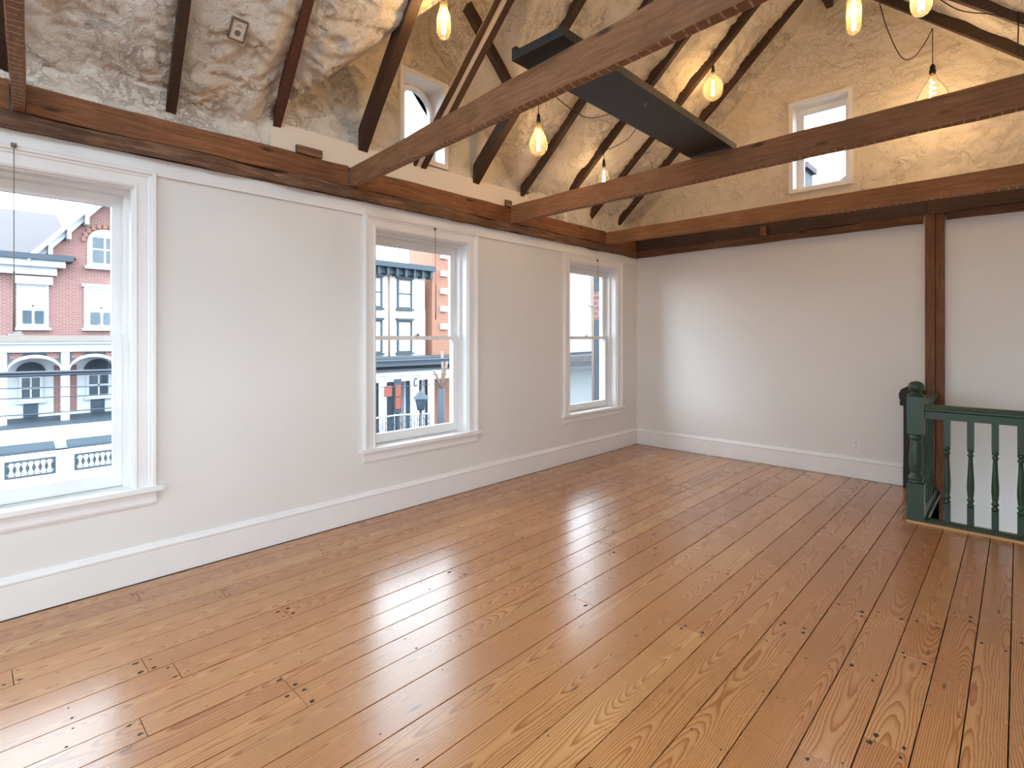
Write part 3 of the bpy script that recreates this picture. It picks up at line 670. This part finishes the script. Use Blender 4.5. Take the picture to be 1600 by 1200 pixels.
# small framed inspection tag stuck on the foam
tg = empty('framed_tag', (.449, 1.160, 3.34)); tag(tg, 'small framed paper tag stuck to the foam ceiling above the left window', 'tag')
tb = math.cos(math.atan(S)); TX, TY = .449, 1.160
TZ = min(ceil_z(TX+i*.012, TY+j*.012)-S*i*.012 for i in range(-4, 5) for j in range(-4, 5))-.004

def tp(a, b, d): # a along slope, b along y, d below foam
    return (TX+a*tb+d*math.sin(math.atan(S)), TY+b, TZ+a*math.sin(math.atan(S))-d*tb)
def tbox(mb, a0, a1, b0, b1, d0, d1):
    return mb.hexa([tp(*q) for q in ((a0,b0,d0),(a1,b0,d0),(a1,b1,d0),(a0,b1,d0),(a0,b0,d1),(a1,b0,d1),(a1,b1,d1),(a0,b1,d1))])
mb = MB()
for q in ((-.064,-.056,-.045,.045),(.056,.064,-.045,.045),(-.056,.056,-.045,-.038),(-.056,.056,.038,.045)): tbox(mb, *q, -.03, .012)
mb.build('frame', 'polewood', tg)
mb = MB(); tbox(mb, -.056, .056, -.038, .038, -.02, .006); mb.build('paper', 'panel', tg)
mb = MB(); tbox(mb, .02, .024, -.02, .02, .006, .0066); tbox(mb, .03, .034, -.014, .014, .006, .0066)
mb.add([tp(-.018, 0, .0066)]+[tp(-.018+.02*math.cos(i*.628), .018*math.sin(i*.628), .0066) for i in range(10)], [(0, i+1, (i+1) % 10+1) for i in range(10)]); mb.build('print', 'cordgrey', tg)

# cords on the windows
for c, label, y, zt, zb in ((WIN_L[1], 'thin cord hanging from a hook over the left window', .183, 2.52, 1.53), (WIN_L[2], 'thin cord hanging from a hook over the middle window', 2.985, 2.49, 1.66), (WIN_L[3], 'fine cord hanging from a hook over the corner window', 5.56, 2.47, 2.2)):
    r = empty('window_cord', (.045, y, zb)); tag(r, label, 'cord')
    MB().tube([(.048, y, zt), (.05, y, zb+.3), (.05, y, zb)], .0022, 6).build('string', 'cordgrey', r)
    MB().tube([(.05, y, zb+.32 if zb < 2 else zb+.02), (.05, y, zb)], .005 if zb < 2 else .003, 8).build('wand', 'cordgrey', r)
    mb = MB(); mb.box(.038, .046, y-.012, y+.012, zt-.012, zt+.012); mb.tube([(.044,y,zt),(.056,y,zt),(.058,y,zt-.012)], .003, 6); mb.build('hook', 'cordgrey', r)

# outlet on the back wall
ot = empty('wall_outlet', (2.64, BY, .29)); tag(ot, 'white duplex outlet low on the back wall', 'outlet')
MB().box(2.60, 2.68, BY-.007, BY, .285, .41).build('cover_plate', 'white_plastic', ot)
for zc in (.322, .373):
    so = MB(); so.box(2.622, 2.658, BY-.0095, BY-.006, zc-.016, zc+.016); so = so.build('socket', 'white_plastic', ot)
    mb = MB(); mb.box(2.631, 2.634, BY-.0105, BY-.009, zc-.004, zc+.009); mb.box(2.646, 2.649, BY-.0105, BY-.009, zc-.004, zc+.009); mb.box(2.637, 2.643, BY-.0105, BY-.009, zc-.012, zc-.007); mb.build('slot', 'slot', so)

# ------------------------------------------------------------------ green stair balustrade
bl = empty('stair_balustrade', (3.28, 5.37, 0)); tag(bl, 'dark green wooden balustrade with ball-topped newel guarding the stairwell', 'railing')
def square_lathe(mb, x, y, blocks, turned, n=16):
    for w, z0, z1 in blocks:
        h = w/2; c = .004
        mb.hexa([(x-h,y-h,z0),(x+h,y-h,z0),(x+h,y+h,z0),(x-h,y+h,z0),(x-h,y-h,z1),(x+h,y-h,z1),(x+h,y+h,z1),(x-h,y+h,z1)])
    for prof in turned: mb.lathe([(.0, prof[0][1])]+prof+[(.0, prof[-1][1])], x, y, n)
    return mb
nx, ny = 3.285, 5.375
mb = square_lathe(MB(), nx, ny, [(.112, 0, .318), (.112, .715, 1.018)], [[(.05,.318),(.05,.33),(.044,.338),(.053,.348),(.053,.36),(.047,.372),(.036,.395),(.034,.405),(.043,.413),(.047,.424),(.043,.434),(.046,.442),(.048,.47),(.046,.54),(.041,.61),(.037,.66),(.037,.668),(.044,.676),(.045,.69),(.04,.696),(.046,.715)]])
newel = mb.build('newel_post', 'green', bl)
mb = MB(); mb.lathe([(.0,1.018),(.058,1.018),(.058,1.028),(.046,1.036),(.032,1.048),(.030,1.056),(.040,1.062),(.052,1.078),(.056,1.098),(.050,1.120),(.036,1.134),(.018,1.142),(.0,1.144)], nx, ny, 24); mb.build('ball_finial', 'green', newel)
RAILP = [(-.032,.952),(-.030,.934),(-.036,.926),(-.036,.914),(-.022,.905),(-.022,.848),(.022,.848),(.022,.905),(.036,.914),(.036,.926),(.030,.934),(.032,.952),(.02,.960),(-.02,.960)]
MB().prism(RAILP, lambda p, z, s: (s, ny+p, z), nx+.05, RX-.01).build('handrail', 'green', bl)
MB().prism(RAILP, lambda p, z, s: (nx+p, s, z), ny+.05, BY-.05).build('handrail', 'green', bl)
BOT = [(-.04,.002),(-.04,.03),(-.03,.042),(-.022,.046),(.022,.046),(.03,.042),(.04,.03),(.04,.002)]
MB().prism(BOT, lambda p, z, s: (s, ny+p, z), nx+.05, RX-.01).build('bottom_rail', 'green', bl)
MB().prism(BOT, lambda p, z, s: (nx+p, s, z), ny+.05, BY-.05).build('bottom_rail', 'green', bl)
b0 = square_lathe(MB(), 0, 0, [(.041, .04, .19), (.041, .64, .85)], [[(.018,.19),(.022,.2),(.022,.21),(.016,.218),(.015,.226),(.022,.236),(.022,.246),(.016,.256),(.019,.28),(.0225,.33),(.022,.38),(.018,.46),(.0145,.54),(.0135,.575),(.019,.582),(.0205,.592),(.014,.602),(.014,.608),(.021,.618),(.021,.628),(.016,.64)]], 12)
bm = None
spots = [(nx+x, ny) for x in (.195,.335,.475,.615,.755,.895,1.035,1.175,1.315,1.45)]+[(nx, ny+y) for y in (.20,.36,.52,.68,.84,1.0)]
for i, (x, y) in enumerate(spots):
    if bm is None: o = b0.build('baluster', 'green', bl, origin=(0,0,0)); bm = o
    else: o = bm.copy(); COL.objects.link(o)
    o.location = Vector((x, y, 0))-ORI[bl.name]
hn = empty('half_newel', (3.12, BY-.06, 0)); tag(hn, 'dark brown half post with rounded cap against the wall behind the green newel', 'post')
MB().box(3.06, 3.20, BY-.11, BY, 0, .82).build('shaft', 'brownpaint', hn)
mb = MB(); mb.prism([(3.035,.82),(3.03,.845),(3.035,.87),(3.025,.90),(3.025,.945),(3.045,.985),(3.085,1.01),(3.14,1.015),(3.20,1.0),(3.225,.96),(3.225,.82)], lambda p, z, d: (p, BY-d, z), 0, .12); mb.build('cap', 'brownpaint', hn)

# ------------------------------------------------------------------ outdoors
GZ = -5.0
MB().box(-90, 60, -60, 130, GZ-.3, GZ).build('ground', 'asphalt', kind='structure')
MB().box(-26.0, -18.0, -40, 100, GZ, GZ+.15).build('pavement', 'pave', kind='structure')
MB().box(-3.5, -.3, -20, 40, GZ, GZ+.15).build('pavement', 'pave', kind='structure')
def X(x): return lambda s, d, z: (x-d, s, z)
def ext_window(root, xf, s0, s1, z0, z1, mat='dkglass', fr='ext_white', mull=True, hood=True, fw=.09):
    fn = X(xf); o = frame(MB(), fn, s0, s1, z0, z1, fw, -.06, .1)
    if mull: fbox(o, fn, (s0+s1)/2-.03, (s0+s1)/2+.03, -.03, .1, z0+fw, z1-fw)
    fbox(o, fn, s0+fw, s1-fw, -.03, .1, (z0+z1)/2-.035, (z0+z1)/2+.035)
    fbox(o, fn, s0-.08, s1+.08, -.14, .1, z0-.1, z0)
    if hood: fbox(o, fn, s0-.08, s1+.08, -.12, .1, z1, z1+.12)
    o = o.build('window', fr, root)
    g = MB(); fbox(g, fn, s0+.02, s1-.02, 0, .03, z0+.02, z1-.02); g.build('pane', mat, o); return o
def arch_poly(c, r, zs, z0, n=14): return [(c-r, z0)]+[(c-r*math.cos(math.pi*i/n), zs+r*math.sin(math.pi*i/n)) for i in range(n+1)]+[(c+r, z0)]
# -- brick gabled house seen through the left window
hs = empty('brick_house', (-28, 4, GZ)); tag(hs, 'red brick house with white gable trim seen through the left window', 'house')
PK, PZ = 4.55, 8.15
mb = MB(); mb.prism([(1.9,GZ),(7.2,GZ),(7.2,4.9),(PK,PZ-.3),(1.9,4.9)], lambda s, z, d: (-26-d, s, z), 0, 6); mb.build('gable_wall', 'brick', hs)
mb = MB(); mb.box(-33, -26.6, -6, 1.9, GZ, 4.9); mb.build('side_wall', 'brick', hs)
mb = MB(); mb.box(-26.62, -26.0, -6, 1.9, GZ, 4.2); mb.build('front_wall', 'brick', hs)
mb = MB(); mb.prism([(-25.7,4.9),(-33,8.0),(-33,4.9)], lambda p, z, s: (p, s, z), -6, 3.4); mb.build('roof', 'slate', hs)
for sgn in (-1, 1):
    mb = MB(); e = PK+sgn*2.75; ez = 4.85
    for off, th, d0, d1 in ((0, .26, -.75, 6), (-.26, .3, -.35, 0)):
        mb.prism([(PK,PZ+off+.1),(e,ez+off),(e,ez+off-th),(PK,PZ+off-th+.1)], lambda s, z, d: (-26-d, s, z), d0, d1)
    for f in (.3, .52, .74):
        s = PK+(e-PK)*f; z = PZ+(ez-PZ)*f
        mb.box(-26, -25.4, s-.07, s+.07, z-.72, z-.3)
    mb.build('rake_trim', 'ext_white', hs)
mb = MB(); mb.box(-26.5, -25.2, 0-6, 3.25, 4.72, 4.95); mb.build('gutter', 'slateblue', hs)
mb = MB(); mb.box(-26.3, -25.4, -6, 3.0, 4.45, 4.72); mb.box(-26.1, -25.7, -6, 2.75, 4.12, 4.45); mb.build('cornice', 'ext_white', hs)
mb = MB(); mb.prism(arch_poly(4.42, .62, 5.75, 4.65), lambda s, z, d: (-26-d, s, z), -.05, .1); o = mb.build('arched_window', 'ext_white', hs)
for a, b in ((3.98, 4.38), (4.46, 4.86)):
    for c, d in ((4.85, 5.42), (5.5, 5.98)): MB().box(-25.94, -25.92, a, b, c, d).build('pane', 'dkglass', o)
mb = MB(); mb.box(-25.93, -25.8, 3.7, 5.14, 4.55, 4.68); mb.build('sill', 'ext_white', o)
mb = MB()
for i in range(11):
    a = math.pi*(i+.5)/11; mb.box(-25.96, -25.9, 4.42-.76*math.cos(a)-.07, 4.42-.76*math.cos(a)+.07, 5.75+.76*math.sin(a)-.1, 5.75+.76*math.sin(a)+.1)
mb.build('brick_arch', 'brick2', hs)
for s0, s1 in ((3.68, 4.9), (1.5, 2.5), (-.6, .45)):
    o = ext_window(hs, -25.97, s0, s1, 1.9, 3.75, 'shade'); 
    for a in (.18, .56): MB().box(-25.92, -25.9, s0+(s1-s0)*a, s0+(s1-s0)*(a+.28), 2.08, 2.62).build('pane', 'dkglass', o)
    if s0 < 3: MB().box(-26.0, -25.75, s0-.12, s1+.12, 3.72, 4.05).build('hood', 'ext_white', o)
# porch
pr = empty('white_porch', (-24, 3, GZ)); tag(pr, 'white two-level porch with arched bays on the brick house', 'porch')
mb = MB(); mb.box(-26, -23.8, -6, 10, .92, 1.30); mb.box(-26, -23.6, -6, 10, 1.24, 1.34); mb.build('beam', 'ext_white', pr)
mb = MB(); mb.box(-26, -23.5, -6, 10, 1.34, 1.44); mb.build('porch_roof', 'slateblue', pr)
cols = [-2.75, -.85, 1.0, 2.84, 4.69, 6.54]
for a, b in zip(cols, cols[1:]):
    c = (a+b)/2; r = (b-a)/2-.13
    mb = MB(); n = 14
    for i in range(n):
        t0, t1 = math.pi*i/n, math.pi*(i+1)/n
        p = [(c-r*math.cos(t0), .12+.72*r*math.sin(t0)), (c-r*math.cos(t1), .12+.72*r*math.sin(t1))]
        mb.prism([p[0], p[1], (p[1][0], p[1][1]+.12), (p[0][0], p[0][1]+.12)], lambda s, z, d: (-24-d, s, z), -.1, .1)
    mb.build('arch', 'ext_white', pr)
for c in cols: MB().box(-24.12, -23.88, c-.13, c+.13, -1.95, .95).build('column', 'ext_white', pr)
mb = MB(); mb.box(-26, -22.6, -6, 10, -1.95, -1.85); mb.build('deck', 'slateblue', pr)
mb = MB(); mb.box(-22.9, -22.5, -6, 10, -2.75, -1.88); mb.build('fascia', 'ext_white', pr)
for s in [x*.32-5.5 for x in range(48)]: pass
for a, b in ((-1.2, 2.35), (2.72, 6.2)): mb = MB(); mb.prism([(-22.48,-2.42),(-21.92,-2.60),(-21.92,-2.69),(-22.48,-2.52)], lambda p, z, s: (p, s, z), a, b); mb.build('awning', 'slateblue', pr)
for s0, s1 in ((1.56, 2.3), (3.75, 4.62), (-.6, .2)):
    ext_window(pr, -25.86, s0, s1, -1.15, -.1, 'dkglass'); MB().prism(arch_poly((s0+s1)/2, (s1-s0)/2+.1, -.0, -.08, 10), lambda s, z, d: (-25.95-d, s, z), -.1, .02).build('hood', 'slateblue', pr)
for s0, s1 in ((1.7, 2.16), (3.9, 4.4)): MB().box(-25.95, -25.86, s0, s1, -1.9, -1.27).build('lower_panel', 'dkglass', pr)
MB().box(-25.99, -25.9, -6, 10, -1.95, .9).build('back_wall', 'ext_white', pr)
for a, b in zip(cols, cols[1:]):
    for q in (a+.2, b-.55): MB().box(-24.04, -23.98, q, q+.35, .66, .9).build('spandrel', 'brick', pr)
for a in (2.66, 3.2): MB().box(-25.9, -25.86, a, a+.22, -1.7, .3).build('brick_pier', 'brick', pr)
# parapet with diamond panels
pp = empty('white_parapet', (-21.5, 3, GZ)); tag(pp, 'white panelled front with diamond cut-outs below the porch', 'parapet')
mb = MB(); mb.box(-21.9, -21.5, -6, 9, -3.75, -2.7); mb.build('face', 'ext_white', pp)
mb = MB(); mb.box(-21.85, -21.45, -6, 9, GZ, -3.75); mb.build('base', 'brick2', pp)
for a, b in ((-.95, .6), (.97, 2.32), (2.85, 4.2), (4.7, 6.1)):
    fr_ = frame(MB(), lambda s, d, z: (-21.5+d, s, z), a, b, -3.45, -2.85, .05, 0, .05).build('panel_frame', 'slateblue', pp)
    n = 8
    for i in range(n):
        c = a+(b-a)*(i+.5)/n; mb = MB()
        mb.prism([(c,-3.32),(c+.055,-3.15),(c,-2.98),(c-.055,-3.15)], lambda s, z, d: (-21.5+d, s, z), .005, .03)
        mb.prism([(c-.02,-3.38),(c+.02,-3.38),(c+.02,-3.34),(c-.02,-3.34)], lambda s, z, d: (-21.5+d, s, z), .005, .03); mb.prism([(c-.02,-2.96),(c+.02,-2.96),(c+.02,-2.92),(c-.02,-2.92)], lambda s, z, d: (-21.5+d, s, z), .005, .03)
        mb.build('diamond', 'slateblue', fr_)
# -- overhead cables
for i, (z, r) in enumerate(((.66, .035), (.60, .03), (.30, .012), (.12, .012), (-.22, .012))):
    pts = [(-12, y, z+.0006*(y-10)**2+(.05*math.sin(y*.6+i) if i > 1 else 0)) for y in range(-25, 46, 2)]
    tag(MB().tube(pts, r, 6).build('overhead_cable', 'cable'), ['thick dark cable bundle across the left window view, upper', 'dark cable just under the thick bundle', 'thin cable below the bundle', 'thin wavy cable across the porch', 'lowest thin cable across the porch'][i], 'cable', 'overhead cables along the street')
# -- pale three-storey building through the middle window
bb = empty('pale_building', (-24, 17, GZ)); tag(bb, 'cream three-storey building with blue bracketed cornice seen through the middle window', 'building')
MB().box(-30, -22, 10.2, 19.3, GZ, 5.3).build('wall', 'stucco', bb)
mb = MB(); mb.box(-22.3, -21.4, 10, 19.65, 5.45, 5.75); mb.box(-22.2, -21.75, 10, 19.5, 5.1, 5.45); mb.build('cornice', 'slateblue', bb)
for i in range(16): MB().box(-22.0, -21.55, 10.4+i*.6, 10.55+i*.6, 5.0, 5.45).build('bracket', 'slateblue', bb)
for s0 in (11.2, 13.25, 15.3, 17.32):
    for z0, z1 in ((3.16, 4.91), (.61, 2.48)): ext_window(bb, -21.97, s0, s0+1.02, z0, z1, 'shade', 'slateblue', False, True, .1)
mb = MB(); mb.tube([(-21.9, 16.75, 5.1), (-21.9, 16.75, -.2)], .05, 8); mb.build('downpipe', 'polewood', bb)
mb = MB(); mb.box(-22, -19.6, 10.2, 21.2, -.02, .42); mb.build('shop_cornice', 'slateblue', bb)
mb = MB(); mb.prism([(-22,-.0),(-18.9,-.55),(-18.9,-.75),(-22,-.3)], lambda p, z, s: (p, s, z), 10.2, 21.4); mb.build('awning', 'ext_white', bb)
for s in (10.6, 13.0, 15.4, 17.4, 19.4, 21.0): MB().box(-19.3, -19.1, s, s+.16, GZ, -.6).build('porch_post', 'slateblue', bb)
for s0, s1, m in ((11, 12.6, 'dkglass'), (13.4, 15.2, 'dkglass'), (15.7, 17.2, 'signred'), (17.7, 19.1, 'dkglass')): 
    o = frame(MB(), X(-21.9), s0, s1, GZ+.3, -.9, .14, -.05, .1).build('shop_window', 'ext_white', bb); g = MB(); fbox(g, X(-21.9), s0+.1, s1-.1, 0, .03, GZ+.4, -1.0); g.build('pane', 'dkglass', o)
sn = empty('shop_sign', (-18.5, 14.5, -1.45)); tag(sn, 'small square red sign hanging left under the shop awning', 'sign')
MB().box(-18.53, -18.49, 14.28, 14.70, -1.42, -.9).build('board', 'signred', sn); MB().tube([(-18.51, 14.35, -.9), (-18.51, 14.35, -.62), (-18.51, 14.62, -.62), (-18.51, 14.62, -.9)], .015, 6).build('bracket', 'cable', sn)
sn = empty('shop_sign', (-18.6, 15.1, -2.1)); tag(sn, 'tall narrow red sign of two panels beside the shop window', 'sign')
MB().box(-18.62, -18.58, 14.96, 15.28, -1.48, -.9).build('panel', 'signred', sn); MB().box(-18.62, -18.58, 14.96, 15.28, -2.1, -1.52).build('panel', 'signred', sn)
MB().box(-18.66, -18.62, 14.9, 15.34, -2.3, -.6).build('backing', 'cable', sn)
for y0, w in ((14.13, .37), (15.98, .46), (17.1, .34)): MB().box(-18.8, -18.66, y0, y0+w, GZ, -.42).build('porch_post', 'ext_white', bb)
mb = MB(); mb.tube([(-18.63, 16.22+.1*math.cos(a*.1), -.82+.2*math.sin(a*.1)) for a in range(7, 57, 4)], .035, 6); mb.build('letter', 'cable', bb)
tr = empty('bare_tree', (-14, 14.2, GZ)); tag(tr, 'bare street tree with dark trunk at the right of the middle window view', 'tree')
MB().tube([(-14, 14.2, GZ), (-14, 14.18, -2.5), (-14, 14.22, -.7)], .15, 8).build('trunk', 'cable', tr)
for q in (((14.22, -.75), (14.0, -.2), (13.8, .1)), ((14.22, -.75), (14.4, -.1), (14.55, .6)), ((14.2, -.9), (14.3, .1), (14.25, .9))): MB().tube([(-14, *p) for p in q], .06, 6).build('branch', 'polewood', tr)
tc = empty('terrace_railing', (-15, 13, GZ)); tag(tc, 'dark ironwork railing on a low wall before the shop', 'railing')
MB().box(-15.3, -14.9, 10.5, 14.6, GZ, -2.62).build('low_wall', 'slateblue', tc)
MB().tube([(-15, 10.6, -1.82), (-15, 12.6, -1.78), (-15, 14.4, -1.9)], .035, 6).build('top_rail', 'ext_white', tc)
for i in range(24): MB().tube([(-15, 10.65+i*.16, -2.62), (-15, 10.65+i*.16, -1.82)], .014, 5).build('bar', 'cable', tc)
for i in range(12): MB().tube([(-15, 10.8+i*.32+.11*math.cos(a), -2.2+.16*math.sin(a)) for a in (0, .8, 1.6, 2.4, 3.2, 4.0, 4.8, 5.6, 6.28)], .012, 5).build('scroll', 'cable', tc)
b2 = empty('orange_brick_building', (-24, 22, GZ)); tag(b2, 'orange brick building at the right edge of the middle window view', 'building')
MB().box(-24.5, -22.05, 19.9, 25, GZ, 9).build('wall', 'brick2', b2)
MB().box(-24.4, -22.7, 19.32, 19.88, GZ, 3.2).build('link_wall', 'ext_white', b2)
for z in (.6, 3.2, 5.8):
    ext_window(b2, -22.02, 21.6, 22.6, z, z+1.8, 'dkglass', 'ext_white', False)
for z in (2.0, 3.1, 4.2, 5.3, 6.4): MB().box(-22.05, -21.9, 20.5, 21.0, z, z+.35).build('stone_block', 'stucco', b2)
# lantern and hedge-like planter in front of the shop
ln = empty('street_lantern', (-12, 11.67, GZ)); tag(ln, 'dark street lantern on a post outside the middle window', 'lantern')
MB().tube([(-12, 11.67, GZ), (-12, 11.67, -1.2)], .04, 8).build('pole', 'cable', ln)
MB().lathe([(.08,-1.2),(.13,-1.18),(.22,-.76),(.22,-.74)], -12, 11.67, 6).build('lantern_glass', 'dkglass', ln)
MB().lathe([(.30,-.76),(.24,-.68),(.08,-.52),(.02,-.46),(.0,-.42)], -12, 11.67, 6).build('lantern_roof', 'slateblue', ln)
# -- far buildings for the corner window
b3 = empty('white_block', (-30, 40, GZ)); tag(b3, 'tall pale building filling the upper corner window view', 'building')
MB().box(-40, -24, 31, 60, GZ, 12).build('wall', 'siding', b3)
for i in range(6): MB().box(-24.1, -23.98, 31, 60, -1.2+i*1.9, -1.1+i*1.9).build('siding_band', 'stucco', b3)
MB().box(-23.9, -20.5, 31, 60, -.4, .05).build('porch_roof', 'slate', b3)
po = empty('utility_pole', (-10, 19.8, GZ)); tag(po, 'weathered utility pole outside the corner window', 'pole')
MB().tube([(-10, 19.85, GZ), (-10, 19.8, 1.6), (-10.05, 19.65, 7.5)], .11, 10).build('shaft', 'polewood', po)
MB().tube([(-10, 19.8, 2.9), (-10, 19.35, 2.95)], .05, 6).build('bracket', 'steel', po)
pc = empty('brick_pier', (-.4, 6.42, GZ)); tag(pc, 'brick pier with blue-grey trim just outside the corner window', 'pier')
MB().box(-.5, -TH-.01, 6.25, 6.6, GZ, 1.75).build('trim_board', 'slateblue', pc); MB().box(-.5, -TH-.01, 6.25, 6.6, 1.75, 2.15).build('brickwork', 'brick', pc); MB().box(-.5, -TH-.01, 6.25, 6.6, 2.15, 2.6).build('trim_board', 'slateblue', pc)
def car(x, y, mat, label):
    c = empty('parked_car', (x, y, GZ)); tag(c, label, 'car')
    mb = MB(); mb.prism([(-2.1,.35),(2.1,.35),(2.15,.75),(1.3,.92),(-1.9,.95),(-2.15,.7)], lambda p, z, d: (x+d, y+p, GZ+z), -.85, .85); mb.build('body', mat, c)
    mb = MB(); mb.prism([(-1.7,.94),(1.2,.92),(.55,1.42),(-1.1,1.45)], lambda p, z, d: (x+d, y+p, GZ+z), -.74, .74); mb.build('cabin', 'dkglass', c)
    mb = MB(); mb.prism([(.5,1.42),(-1.08,1.45),(-1.0,1.5),(.4,1.47)], lambda p, z, d: (x+d, y+p, GZ+z), -.7, .7); mb.build('roof', mat, c)
    for dx in (-.85, .85):
        for dy in (-1.35, 1.3):
            MB().prism([(dy+.33*math.cos(i*.524), .33+.33*math.sin(i*.524)) for i in range(12)], lambda p, z, d: (x+d, y+p, GZ+z), dx-.1, dx+.1).build('wheel', 'tire', c)
car(-16, 26.5, 'carpaint', 'silver car parked in the street below the corner window')
car(-17, 33, 'carred', 'dull red car parked farther up the street')
# -- roofs beyond the gable window
nb = empty('neighbour_house', (-.2, 20, GZ)); tag(nb, 'grey-roofed house tip seen low in the gable window', 'house')
mb = MB(); mb.prism([(-.95,6.3),(2.5,8.6),(6,6.3)], lambda s, z, d: (s, 20+d, z), 0, 8); mb.build('roof', 'slate', nb)
MB().box(-.7, 5.8, 20.2, 27.8, GZ, 6.4).build('wall', 'siding', nb)
MB().box(-2.6, -1.42, 20, 21, GZ, 7.3).build('chimney', 'slateblue', nb); MB().box(-2.7, -1.3, 19.9, 21.1, 7.3, 7.5).build('chimney_cap', 'slate', nb)
